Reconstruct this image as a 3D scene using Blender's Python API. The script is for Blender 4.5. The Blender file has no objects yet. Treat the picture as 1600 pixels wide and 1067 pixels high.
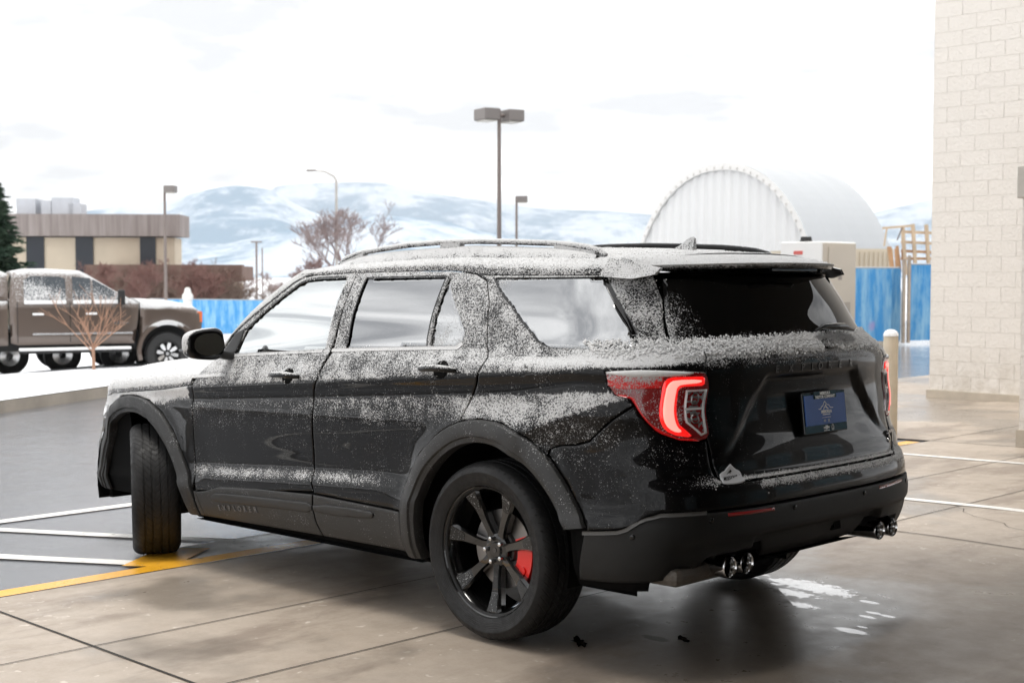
import bpy, bmesh, math, random
import numpy as np
from mathutils import Vector, Matrix, geometry

SC = bpy.context.scene
COL = SC.collection
R_ = math.radians

# ------------------------------------------------------------------ camera
CAM = np.array([-4.2156, 4.8953, 1.5788])
CD = np.array([.71773, -.69460, -.04887]); CRT = np.array([-.695424, -.718599, .000276]); CU = np.array([.035311, -.033788, .998805])
FPX = 2109.6
cam_d = bpy.data.cameras.new("camera"); cam = bpy.data.objects.new("camera", cam_d); COL.objects.link(cam)
cam_d.sensor_width = 36.0; cam_d.lens = FPX / 1600 * 36.0
cam_d.clip_start = 0.1; cam_d.clip_end = 30000
m4 = Matrix.Identity(4)
for i in range(3):
    m4[i][0] = CRT[i]; m4[i][1] = CU[i]; m4[i][2] = -CD[i]; m4[i][3] = CAM[i]
cam.matrix_world = m4
cam_d.dof.use_dof = True; cam_d.dof.focus_distance = 6.7; cam_d.dof.aperture_fstop = 4.0
SC.camera = cam

# ------------------------------------------------------------------ light
SUN_EL, SUN_AZ = R_(82), R_(110)      # azimuth counted from +X towards +Y
w = bpy.data.worlds.new("World"); SC.world = w; w.use_nodes = True
nt = w.node_tree; nt.nodes.clear()
def nn(t, ty, **kw):
    n = t.nodes.new(ty)
    for k, v in kw.items(): setattr(n, k, v)
    return n
out = nn(nt, 'ShaderNodeOutputWorld'); bg = nn(nt, 'ShaderNodeBackground'); nt.links.new(bg.outputs[0], out.inputs[0])
sky = nn(nt, 'ShaderNodeTexSky', sky_type='NISHITA', sun_disc=False, sun_elevation=SUN_EL, sun_rotation=R_(90) - SUN_AZ)
skm = nn(nt, 'ShaderNodeVectorMath', operation='SCALE'); skm.inputs['Scale'].default_value = 1.0
nt.links.new(sky.outputs[0], skm.inputs[0])
bg.inputs[1].default_value = 0.12
tc = nn(nt, 'ShaderNodeTexCoord'); sep = nn(nt, 'ShaderNodeSeparateXYZ'); nt.links.new(tc.outputs['Generated'], sep.inputs[0])
zz = nn(nt, 'ShaderNodeMath', operation='ADD'); zz.inputs[1].default_value = .16
za = nn(nt, 'ShaderNodeMath', operation='ABSOLUTE'); nt.links.new(sep.outputs[2], za.inputs[0]); nt.links.new(za.outputs[0], zz.inputs[0])
dx = nn(nt, 'ShaderNodeMath', operation='DIVIDE'); dy = nn(nt, 'ShaderNodeMath', operation='DIVIDE')
nt.links.new(sep.outputs[0], dx.inputs[0]); nt.links.new(zz.outputs[0], dx.inputs[1])
nt.links.new(sep.outputs[1], dy.inputs[0]); nt.links.new(zz.outputs[0], dy.inputs[1])
cmb = nn(nt, 'ShaderNodeCombineXYZ'); nt.links.new(dx.outputs[0], cmb.inputs[0]); nt.links.new(dy.outputs[0], cmb.inputs[1])
ns = nn(nt, 'ShaderNodeTexNoise'); ns.inputs['Scale'].default_value = 1.7; ns.inputs['Detail'].default_value = 7; ns.inputs['Roughness'].default_value = .55
nt.links.new(cmb.outputs[0], ns.inputs['Vector'])
rp = nn(nt, 'ShaderNodeValToRGB'); rp.color_ramp.elements[0].position = .38; rp.color_ramp.elements[1].position = .64
rp.color_ramp.elements[0].color = (4.85, 4.87, 4.95, 1); rp.color_ramp.elements[1].color = (12.5, 12.4, 12.2, 1)
nt.links.new(ns.outputs['Fac'], rp.inputs[0])
mx = nn(nt, 'ShaderNodeMix', data_type='RGBA'); mx.inputs[0].default_value = .93
nt.links.new(skm.outputs[0], mx.inputs[6]); nt.links.new(rp.outputs[0], mx.inputs[7]); nt.links.new(mx.outputs[2], bg.inputs[0])

sun_d = bpy.data.lights.new("sun", 'SUN'); sun = bpy.data.objects.new("sun", sun_d); COL.objects.link(sun)
sun_d.energy = 1.3; sun_d.angle = R_(18); sun_d.color = (1, .96, .9)
sv = Vector((math.cos(SUN_EL) * math.cos(SUN_AZ), math.cos(SUN_EL) * math.sin(SUN_AZ), math.sin(SUN_EL)))
sun.rotation_euler = (-sv).to_track_quat('-Z', 'Y').to_euler()
SC.view_settings.view_transform = 'Standard'; SC.view_settings.look = 'None'; SC.view_settings.gamma = 1; SC.view_settings.exposure = 0.82
SC.view_settings.use_curve_mapping = False
try:
    SC.cycles.use_denoising = True; SC.cycles.max_bounces = 8; SC.cycles.sample_clamp_indirect = 6; SC.cycles.caustics_reflective = False
except Exception: pass

# ------------------------------------------------------------------ helpers
def gz(x):
    return float(np.interp(x, [-3, -.2, 3.6, 13, 19, 60, 90, 400], [0, 0, -.088, -.22, -.40, -1.6, -2.0, -3.0]))
def ray(px, py):
    return CD + CRT * (px - 800) / FPX + CU * (533.5 - py) / FPX
def at(px, py, depth):
    "world point at a given distance along the view axis (authoring aid for far things)"
    return CAM + ray(px, py) * depth
def onground(px, depth):
    p = at(px, 533.5, depth); return Vector((p[0], p[1], gz(p[0])))
def onz(px, py, z=None):
    q = ray(px, py); t = -CAM[2] / q[2]
    for _ in range(60):
        zz_ = gz((CAM + q * t)[0]) if z is None else z
        t = .5 * t + .5 * (zz_ - CAM[2]) / q[2]
    return CAM + q * t

def tag(o, label=None, cat=None, group=None, kind=None):
    if label: o['label'] = label
    if cat: o['category'] = cat
    if group: o['group'] = group
    if kind: o['kind'] = kind
    return o
def empty(name, loc=(0, 0, 0), rot=(0, 0, 0)):
    o = bpy.data.objects.new(name, None); COL.objects.link(o); o.location = loc; o.rotation_euler = rot; o.empty_display_size = .2
    return o
def mk(name, verts, faces, mat, parent=None, smooth=False, attr=None, loc=None, rot=None):
    me = bpy.data.meshes.new(name); me.from_pydata([tuple(map(float, v)) for v in verts], [], [tuple(int(i) for i in f) for f in faces]); me.validate(); me.update()
    if smooth: me.polygons.foreach_set('use_smooth', [True] * len(me.polygons))
    if mat is not None:
        for m in (mat if isinstance(mat, (list, tuple)) else [mat]): me.materials.append(m)
    if attr is not None and len(me.vertices) == len(attr):
        a = me.attributes.new('snow', 'FLOAT', 'POINT'); a.data.foreach_set('value', np.asarray(attr, np.float32))
    o = bpy.data.objects.new(name, me); COL.objects.link(o)
    if parent is not None: o.parent = parent
    if loc is not None: o.location = loc
    if rot is not None: o.rotation_euler = rot
    return o
class MB:
    "mesh bag: collects shapes, links them as one object"
    def __init__(s): s.v = []; s.f = []; s.mi = []
    def add(s, v, f, mi=0):
        b = len(s.v); s.v += [tuple(map(float, p)) for p in v]; s.f += [tuple(b + i for i in q) for q in f]; s.mi += [mi] * len(f)
    def box(s, a, b, mi=0, bev=0.0):
        x0, y0, z0 = [min(p, q) for p, q in zip(a, b)]; x1, y1, z1 = [max(p, q) for p, q in zip(a, b)]
        if bev > 0:
            bm = bmesh.new(); bmesh.ops.create_cube(bm, size=1)
            for v in bm.verts: v.co = Vector(((x0 + x1) / 2 + v.co.x * (x1 - x0), (y0 + y1) / 2 + v.co.y * (y1 - y0), (z0 + z1) / 2 + v.co.z * (z1 - z0)))
            bmesh.ops.bevel(bm, geom=bm.edges[:], offset=bev, segments=2, affect='EDGES', profile=.5)
            bm.verts.index_update(); s.add([v.co[:] for v in bm.verts], [[v.index for v in f.verts] for f in bm.faces], mi); bm.free(); return
        s.add([(x0, y0, z0), (x1, y0, z0), (x1, y1, z0), (x0, y1, z0), (x0, y0, z1), (x1, y0, z1), (x1, y1, z1), (x0, y1, z1)],
              [(0, 3, 2, 1), (4, 5, 6, 7), (0, 1, 5, 4), (1, 2, 6, 5), (2, 3, 7, 6), (3, 0, 4, 7)], mi)
    def tube(s, p, q, r0, r1=None, n=10, cap=True, mi=0):
        p = Vector(p); q = Vector(q); r1 = r0 if r1 is None else r1; d = (q - p)
        if d.length < 1e-9: return
        d.normalize(); a = d.orthogonal().normalized(); b = d.cross(a)
        v = []
        for c, rr in ((p, r0), (q, r1)):
            for i in range(n):
                t = 2 * math.pi * i / n; v.append(c + a * math.cos(t) * rr + b * math.sin(t) * rr)
        f = [(i, (i + 1) % n, n + (i + 1) % n, n + i) for i in range(n)]
        if cap: f += [tuple(range(n - 1, -1, -1)), tuple(range(n, 2 * n))]
        s.add(v, f, mi)
    def path(s, pts, rad, n=8, mi=0, flat=1.0):
        "a tube along a polyline, rad scalar or list"
        pts = [Vector(p) for p in pts]; K = len(pts); v = []
        for k, p in enumerate(pts):
            d = (pts[min(k + 1, K - 1)] - pts[max(k - 1, 0)]).normalized()
            up = Vector((0, 0, 1)) if abs(d.z) < .95 else Vector((1, 0, 0))
            a = d.cross(up).normalized(); b = a.cross(d); rr = rad[k] if isinstance(rad, (list, tuple)) else rad
            for i in range(n):
                t = 2 * math.pi * i / n; v.append(p + a * math.cos(t) * rr + b * math.sin(t) * rr * flat)
        f = [(k * n + i, k * n + (i + 1) % n, (k + 1) * n + (i + 1) % n, (k + 1) * n + i) for k in range(K - 1) for i in range(n)]
        f += [tuple(range(n - 1, -1, -1)), tuple(range((K - 1) * n, K * n))]
        s.add(v, f, mi)
    def lathe(s, prof, n=48, axis='y', c=(0, 0, 0), mi=0, close=False):
        "prof: list of (radius, along-axis)"
        v = []
        for r, h in prof:
            for i in range(n):
                t = 2 * math.pi * i / n; a, b = r * math.cos(t), r * math.sin(t)
                q = {'y': (a, h, b), 'z': (a, b, h), 'x': (h, a, b)}[axis]; v.append((q[0] + c[0], q[1] + c[1], q[2] + c[2]))
        K = len(prof)
        f = [(k * n + i, k * n + (i + 1) % n, (k + 1) * n + (i + 1) % n, (k + 1) * n + i) for k in range(K - 1) for i in range(n)]
        if close: f += [((K - 1) * n + i, (K - 1) * n + (i + 1) % n, (i + 1) % n, i) for i in range(n)]
        s.add(v, f, mi)
    def prism(s, poly, z0, z1, fr=None, mi=0):
        "poly in plane (a,b) extruded along the third axis; fr maps (a,b,h)->xyz"
        fr = fr or (lambda a, b, h: (a, b, h)); n = len(poly)
        v = [fr(a, b, z0) for a, b in poly] + [fr(a, b, z1) for a, b in poly]
        f = [(i, (i + 1) % n, n + (i + 1) % n, n + i) for i in range(n)] + [tuple(range(n - 1, -1, -1)), tuple(range(n, 2 * n))]
        s.add(v, f, mi)
    def build(s, name, mat, parent=None, smooth=False, fixn=True, autos=None, **kw):
        o = mk(name, s.v, s.f, mat, parent, smooth, **kw)
        if len(s.mi) == len(o.data.polygons) and max(s.mi or [0]) > 0: o.data.polygons.foreach_set('material_index', s.mi)
        if fixn:
            bm = bmesh.new(); bm.from_mesh(o.data); bmesh.ops.recalc_face_normals(bm, faces=bm.faces[:])
            if autos is not None:
                for f in bm.faces: f.smooth = True
                for e in bm.edges:
                    if len(e.link_faces) == 2 and e.calc_face_angle(0) > R_(autos): e.smooth = False
            bm.to_mesh(o.data); bm.free()
        return o

# ------------------------------------------------------------------ materials
def mat(name, col, rough=.5, metal=0, spec=.5, coat=0, coat_r=.03, emit=None, es=0, ior=None, alpha=None, trans=0):
    m = bpy.data.materials.new(name); m.use_nodes = True; b = m.node_tree.nodes['Principled BSDF']
    b.inputs['Base Color'].default_value = (*col, 1); b.inputs['Roughness'].default_value = rough; b.inputs['Metallic'].default_value = metal
    b.inputs['Specular IOR Level'].default_value = spec; b.inputs['Coat Weight'].default_value = coat; b.inputs['Coat Roughness'].default_value = coat_r
    if emit: b.inputs['Emission Color'].default_value = (*emit, 1); b.inputs['Emission Strength'].default_value = es
    if ior: b.inputs['IOR'].default_value = ior
    if trans: b.inputs['Transmission Weight'].default_value = trans
    return m
def node(m, ty, ins=None, **kw):
    n = m.node_tree.nodes.new(ty)
    for k, v in kw.items(): setattr(n, k, v)
    for k, v in (ins or {}).items():
        if isinstance(v, bpy.types.NodeSocket): m.node_tree.links.new(v, n.inputs[k])
        else: n.inputs[k].default_value = v
    return n
def lk(m, a, b): m.node_tree.links.new(a, b)
def ocoord(m, scale=None, which='Object'):
    t = node(m, 'ShaderNodeTexCoord').outputs[which]
    if scale: t = node(m, 'ShaderNodeMapping', {0: t, 'Scale': scale}).outputs[0]
    return t
def noise(m, vec, scale, detail=3, rough=.5, out='Fac', w4=None):
    return node(m, 'ShaderNodeTexNoise', {'Vector': vec, 'Scale': scale, 'Detail': detail, 'Roughness': rough}).outputs[out]
def mathn(m, op, a, b=0.0, c=0.0, clamp=False):
    n = node(m, 'ShaderNodeMath', operation=op, use_clamp=clamp)
    for i, v in enumerate((a, b, c)):
        if isinstance(v, bpy.types.NodeSocket): lk(m, v, n.inputs[i])
        else: n.inputs[i].default_value = v
    return n.outputs[0]
def maprange(m, v, a, b, c=0.0, d=1.0, smooth=False):
    n = node(m, 'ShaderNodeMapRange', {0: v, 1: a, 2: b, 3: c, 4: d}, interpolation_type='SMOOTHSTEP' if smooth else 'LINEAR')
    return n.outputs[0]
def mixc(m, fac, a, b):
    n = node(m, 'ShaderNodeMix', data_type='RGBA')
    for i, v in ((0, fac), (6, a), (7, b)):
        if isinstance(v, bpy.types.NodeSocket): lk(m, v, n.inputs[i])
        else: n.inputs[i].default_value = v if i == 0 else (*v, 1) if len(v) == 3 else v
    return n.outputs[2]
def bump(m, h, strength=.3, dist=.01, nrm=None):
    d = {'Height': h, 'Strength': strength, 'Distance': dist}
    if nrm is not None: d['Normal'] = nrm
    return node(m, 'ShaderNodeBump', d).outputs[0]
def bsdf(m): return m.node_tree.nodes['Principled BSDF']
def varied(name, col, amt=.25, scale=3, rough=.8, bumps=.2, bscale=40, **kw):
    "a plain surface with slight colour and surface variation"
    m = mat(name, col, rough, **kw); v = ocoord(m)
    n = noise(m, v, scale, 5, .6); c2 = tuple(c * (1 - amt) for c in col); c3 = tuple(min(1, c * (1 + amt)) for c in col)
    lk(m, mixc(m, maprange(m, n, .3, .7), c2, c3), bsdf(m).inputs['Base Color'])
    if bumps: lk(m, bump(m, noise(m, v, bscale, 4), bumps, .01), bsdf(m).inputs['Normal'])
    return m
SNOWC = (.85, .85, .85)
def snowy(m, bscale=1.0, base_cov=None, droplets=True):
    "granular snow over a paint, plastic or glass: the mesh attribute 'snow' is its coverage (0..1)"
    b = bsdf(m); v = ocoord(m)
    at_ = node(m, 'ShaderNodeAttribute', attribute_name='snow').outputs['Fac']
    cov = at_ if base_cov is None else mathn(m, 'MAXIMUM', at_, base_cov)
    n1 = noise(m, v, 150 * bscale, 2, .65); n2 = noise(m, v, 340 * bscale, 1, .5); n3 = noise(m, v, 11 * bscale, 3, .6)
    a = mathn(m, 'ADD', mathn(m, 'MULTIPLY', n1, .52), mathn(m, 'MULTIPLY', n2, .26))
    a = mathn(m, 'ADD', a, mathn(m, 'MULTIPLY', n3, .22))
    t = maprange(m, a, .355, .645, 0, 1)
    msk = maprange(m, mathn(m, 'SUBTRACT', cov, t), -.10, .10, 0, 1, True)
    msk = mathn(m, 'MULTIPLY', msk, maprange(m, cov, .0, .04))
    old = b.inputs['Base Color'].links[0].from_socket if b.inputs['Base Color'].links else tuple(b.inputs['Base Color'].default_value)
    sc = mixc(m, maprange(m, n2, .3, .7), (.46, .465, .47), (.76, .76, .76))
    lk(m, mixc(m, msk, old, sc), b.inputs['Base Color'])
    r0 = b.inputs['Roughness'].default_value
    lk(m, maprange(m, msk, 0, 1, r0, .75), b.inputs['Roughness'])
    c0 = b.inputs['Coat Weight'].default_value
    if c0: lk(m, maprange(m, msk, 0, .6, c0, 0), b.inputs['Coat Weight'])
    s0 = b.inputs['Specular IOR Level'].default_value
    lk(m, maprange(m, msk, 0, 1, s0, .25), b.inputs['Specular IOR Level'])
    if b.inputs['Metallic'].default_value: lk(m, maprange(m, msk, 0, 1, b.inputs['Metallic'].default_value, 0), b.inputs['Metallic'])
    if b.inputs['Emission Strength'].default_value: lk(m, maprange(m, msk, 0, 1, b.inputs['Emission Strength'].default_value, 0), b.inputs['Emission Strength'])
    h = mathn(m, 'MULTIPLY', msk, mathn(m, 'ADD', .6, n2))
    if droplets:
        vo = node(m, 'ShaderNodeTexVoronoi', {'Vector': v, 'Scale': 110.0 * bscale, 'Randomness': 1.0})
        dr = maprange(m, vo.outputs['Distance'], .12, .32, .5, 0, True)
        keep = maprange(m, mathn(m, 'FRACT', mathn(m, 'MULTIPLY', node(m, 'ShaderNodeSeparateXYZ', {0: vo.outputs['Color']}).outputs[0], 7.3)), .55, .6)
        keep = mathn(m, 'MULTIPLY', keep, maprange(m, cov, .03, .12))
        h = mathn(m, 'ADD', h, mathn(m, 'MULTIPLY', dr, keep))
    nb = bump(m, h, .55, .004)
    lk(m, nb, b.inputs['Normal'])
    if c0 : lk(m, nb, b.inputs['Coat Normal'])
    return m
def pchip(xk,yk,x):
    """monotone cubic; xk,yk shape (K,) or (K,N) ; x (N,)"""
    x=np.asarray(x,float)
    if x.ndim>1: return pchip(xk,yk,x.ravel()).reshape(x.shape)
    xk=np.asarray(xk,float);yk=np.asarray(yk,float);x=np.atleast_1d(np.asarray(x,float))
    if xk.ndim==1: xk=np.repeat(xk[:,None],len(x),1)
    if yk.ndim==1: yk=np.repeat(yk[:,None],len(x),1)
    h=xk[1:]-xk[:-1];d=(yk[1:]-yk[:-1])/h
    m=np.zeros_like(yk);w1=2*h[1:]+h[:-1];w2=h[1:]+2*h[:-1]
    s=d[:-1]*d[1:]>0
    with np.errstate(all='ignore'):
        mm=(w1+w2)/(w1/d[:-1]+w2/d[1:])
    m[1:-1]=np.where(s,mm,0);m[0]=d[0];m[-1]=d[-1]
    xc=np.clip(x,xk[0],xk[-1]);K=xk.shape[0]
    i=np.clip((xk<=xc[None]).sum(0)-1,0,K-2);n=np.arange(len(x))
    hh=h[i,n];t=(xc-xk[i,n])/hh
    y=(1+2*t)*(1-t)**2*yk[i,n]+t*(1-t)**2*hh*m[i,n]+t*t*(3-2*t)*yk[i+1,n]+t*t*(t-1)*hh*m[i+1,n]
    return y+np.where(x<xk[0],(x-xk[0])*m[0],0)+np.where(x>xk[-1],(x-xk[-1])*m[-1],0)
def sst(a,b,x):
    t=np.clip((x-a)/(b-a),0,1);return t*t*(3-2*t)
def zcrease(x): return 1.152-.0545*x
def zbelt(x): return pchip([-1.2,-.77,-.31,.17,1.04,1.91,2.4],[1.272,1.271,1.266,1.259,1.240,1.205,1.18],x)
def zshelf(x): return pchip([-.5,.6,1.27,2.36,3],[.65,.635,.611,.558,.54],x)
def W(x,z):
    x,z=np.broadcast_arrays(np.asarray(x,float),np.asarray(z,float));sh=x.shape;x=x.ravel();z=z.ravel()
    zc=zcrease(x);zb=np.maximum(zbelt(x),zc+.05);zs=zshelf(x)
    f=sst(.75,.35,x)       # 1 on the quarter panel
    g=sst(2.25,2.5,x)      # 1 on the front fender
    k=np.clip(f+g,0,1)
    one=np.ones_like(x)
    Z=[.24*one,.31*one,.40*one,zs-.075,zs-.035,zs+.045,zs+.12,.84*one,.93*one,zc-.085,zc-.04,zc-.006,zc+.012,zb-.03,zb,1.42*one,1.60*one,1.66*one]
    Y=[.87,.925,.958,.972,.971-.012*k,.944+.012*k,.947+.010*k,.957,.961,.9545,.9575,.9665,.965,.918,.897,.832,.735,.695]
    Y=[v*one for v in Y]
    y=pchip(np.array(Z),np.array(Y),z)
    # rear haunch ridge
    z2=.97+(-.40-x)*.273
    A=sst(.15,-.35,x)*(1-sst(-.8,-1.0,x))
    u=z-z2
    y=y+.022*A*np.where(u>0,np.exp(-(u/.09)**2),np.exp(-(u/.05)**2))
    # flares round the wheel openings
    for xc,am in((0.,.024),(3.025,.02)):
        r=np.hypot(x-xc,(z-.42));y=y+am*np.exp(-((r-.50)/.07)**2)*(z<1.1)*sst(1.1,.95,z)
    return y.reshape(sh)
ZT=[.24,.34,.42,.5,.62,.70,.735,.765,.85,.95,1.05,1.15,1.2,1.235,1.27,1.30,1.45,1.57,1.66]
RT=[-.90,-.99,-1.06,-1.09,-1.105,-1.10,-1.085,-1.058,-1.052,-1.045,-1.033,-1.042,-1.045,-1.035,-1.01,-.99,-.925,-.865,-.82]
def Rr(z): return pchip(ZT,RT,z)
def Rn(z): return pchip([.2,.72,.80,.86,.93,1.2,1.27,1.57,1.7],[3.6,3.6,3.55,3.1,2.85,2.78,2.72,2.62,2.6],z)
def Rxs(z): return pchip([.2,1.15,1.22,1.30,1.57,1.7],[-.55,-.55,-.50,-.35,-.25,-.22],z)
def Rf(z): return pchip([.2,.35,.6,.8,.95,1.05,1.15],[3.72,3.86,3.93,3.91,3.83,3.70,3.50],z)
# nominal arc length tables
_th=np.linspace(0,np.pi/2,721)
def _tab(a,w,n):
    X=a*np.sin(_th)**(2/n);Y=w*np.cos(_th)**(2/n);L=np.r_[0,np.cumsum(np.hypot(np.diff(X),np.diff(Y)))];return L
_LR=_tab(.50,.95,3.3);LR=_LR[-1];_LF=_tab(.63,.93,3.4);LF=_LF[-1]
SR=-.55;SF=3.3
def S(s,z):
    """left body surface: s along the plan (x on the flank), z height -> xyz"""
    s,z=np.broadcast_arrays(np.asarray(s,float),np.asarray(z,float));sh=s.shape;s=s.ravel();z=z.ravel()
    xs=Rxs(z)
    # flank
    b=sst(.9,SR,s)*1.0
    x=s+b*(xs-SR);x=np.where(s<=SR,xs,x)
    xf=np.clip(x,None,SF)
    y=W(xf,z);z3=z.copy()
    m=s<SR
    if m.any():
        th=np.interp(SR-s[m],_LR,_th);n=Rn(z[m]);a=xs[m]-Rr(z[m])
        w=y[m]
        sn=np.sin(th)**(2/n);cs=np.clip(np.cos(th),0,1)**(2/n)
        x=x.copy();y=y.copy()
        x[m]=xs[m]-a*sn+.02*(cs**2)*sn**6;y[m]=w*cs
    m=s>SF
    if m.any():
        th=np.interp(s[m]-SF,_LF,_th);n=pchip([.2,.5,.62,.75,.88,1.2],[2.9,2.85,2.7,2.25,1.9,1.9],z[m]);a=Rf(z[m])-SF
        x[m]=SF+a*np.sin(th)**(2/n);y[m]=y[m]*np.clip(np.cos(th),0,1)**(2/n)
    return np.stack([x,y,z3],-1).reshape(sh+(3,))
def N(s,z,h=2e-3):
    a=S(s+h,z)-S(s-h,z);b=S(s,z+h)-S(s,z-h);n=np.cross(b,a);n/=np.maximum(np.linalg.norm(n,axis=-1,keepdims=True),1e-12)
    return n
# ------------------------------------------------------------------ the black SUV
T0 = SR - LR
def SRt(t, z):
    "whole rear end: t signed distance from the centre line along the plan curve, + is the left side"
    t = np.asarray(t, float); p = S(T0 + np.abs(t), z); p = p.copy(); p[..., 1] *= np.where(t < 0, -1, 1); return p
def SFt(t, z):
    t = np.asarray(t, float); p = S(SF + LF - np.abs(t), z).copy(); p[..., 1] *= np.where(t < 0, -1, 1); return p
def nrm_of(surf, s, z, h=3e-3):
    a = surf(s + h, z) - surf(s - h, z); b = surf(s, z + h) - surf(s, z - h); n = np.cross(b, a)
    n /= np.maximum(np.linalg.norm(n, axis=-1, keepdims=True), 1e-12)
    if surf is not S:   # direction of travel decides the sign: make it point out of the car
        p = surf(s, z); c = np.array([1.3, 0, .8]); sg = np.sign(((p - c) * n * np.array([1, 1, .2])).sum(-1)); n *= sg[..., None]
    return n
def resample(poly, step):
    out = []
    n = len(poly)
    for i in range(n):
        a = np.array(poly[i]); b = np.array(poly[(i + 1) % n]); k = max(1, int(math.ceil(np.hypot(*(b - a)) / step)))
        for j in range(k): out.append(tuple(a + (b - a) * j / k))
    return out
def chaikin(poly, k=1, q=.25):
    for _ in range(k):
        o = []
        n = len(poly)
        for i in range(n):
            a = np.array(poly[i]); b = np.array(poly[(i + 1) % n]); o += [tuple(a * (1 - q) + b * q), tuple(a * q + b * (1 - q))]
        poly = o
    return poly
def area(p):
    p = np.array(p); q = np.roll(p, -1, 0); return .5 * (p[:, 0] * q[:, 1] - q[:, 0] * p[:, 1]).sum()
def inset(poly, d):
    p = np.array(poly); s = 1 if area(poly) > 0 else -1
    a = p - np.roll(p, 1, 0); b = np.roll(p, -1, 0) - p
    def nl(v): v = v / np.maximum(np.hypot(v[:, 0], v[:, 1])[:, None], 1e-9); return np.stack([-v[:, 1], v[:, 0]], 1) * s
    n = nl(a) + nl(b); l = np.maximum((n ** 2).sum(1, keepdims=True), .5); return p + 2 * n * d / l
def inside(pts, poly):
    x, y = pts[:, 0], pts[:, 1]; r = np.zeros(len(pts), bool); P_ = np.array(poly); Q_ = np.roll(P_, -1, 0)
    for (x0, y0), (x1, y1) in zip(P_, Q_):
        c = ((y0 > y) != (y1 > y))
        if y1 != y0: r ^= c & (x < (x1 - x0) * (y - y0) / (y1 - y0) + x0)
    return r
def bdist(pts, poly):
    P_ = np.array(poly); Q_ = np.roll(P_, -1, 0); d = np.full(len(pts), 9.0)
    for a, b in zip(P_, Q_):
        ab = b - a; t = np.clip(((pts - a) @ ab) / max(ab @ ab, 1e-12), 0, 1); d = np.minimum(d, np.hypot(*(pts - a - t[:, None] * ab).T))
    return d
def snow_cover(P_, Nn):
    "where the snow lies on the car, from the lie of the surface and its height"
    x, y, z = P_[:, 0], np.abs(P_[:, 1]), P_[:, 2]; nz = Nn[:, 2]
    zc = zcrease(x)
    up = sst(.35, .85, nz) * .97
    side = np.zeros(len(x))
    u = z - zc
    side = side + (.51 + .10 * np.sin(x * 5.1) * np.sin(z * 31 + x * 3)) * sst(-.004, .012, u)
    side = np.where((u <= 0) & (u > -.085), .04, side)
    f = np.clip((-.075 - u) / .20, 0, 1)
    low = .40 * (1 - f) ** 1.3 + .035
    low = low * (.62 + .38 * sst(1.9, .9, x))
    g = np.exp(-((x + .05) / .62) ** 2) * np.exp(-((z - 1.02) / .105) ** 2); low = np.maximum(low, .60 * g)
    g = np.exp(-((x - .75) / .5) ** 2) * np.exp(-((z - .96) / .07) ** 2); low = np.maximum(low, .34 * g)
    z2 = .97 + (-.40 - x) * .273
    q = sst(-.25, -.38, x)
    low = np.where((x < -.3) & (z < z2 + .005), low * (1 - q) + q * (.22 * np.exp(-((z - .93) / .13) ** 2) + .03), low)
    low = np.where((x < -.3) & (z > z2), np.maximum(low, q * .60), low)
    side = np.where(u <= -.085, low, side)
    sh = np.exp(-((z - zshelf(x) - .005) / .032) ** 2) * sst(.55, .95, x) * (1 - sst(2.38, 2.42, x)); side = np.maximum(side, .50 * sh)
    side = np.where(z < .50, .04, side)
    side = np.where(x > 2.42, np.maximum(side * .3, sst(-.10, -.02, u + .06 * sst(2.45, 3.1, x)) * .92), side)
    side = np.where((z > 1.26) & (x < 1.5), .49, side)
    side = np.where((z > 1.26) & (x < -.45), .54, side)
    side = np.where((z > 1.56), .60, side)
    rear = np.clip(-Nn[:, 0] * 1.6 - .55, 0, 1)
    r = np.where(z > 1.22, .66, np.where(z > 1.195, .3, .012)); r = np.where(z > 1.30, .45, r); r = np.where(z < .70, .01, r)
    d = side * (1 - rear) + r * rear
    d = np.maximum(d, up * np.where(z > .6, 1, .4))
    return np.clip(d, 0, .97)
PANS = []
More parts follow.
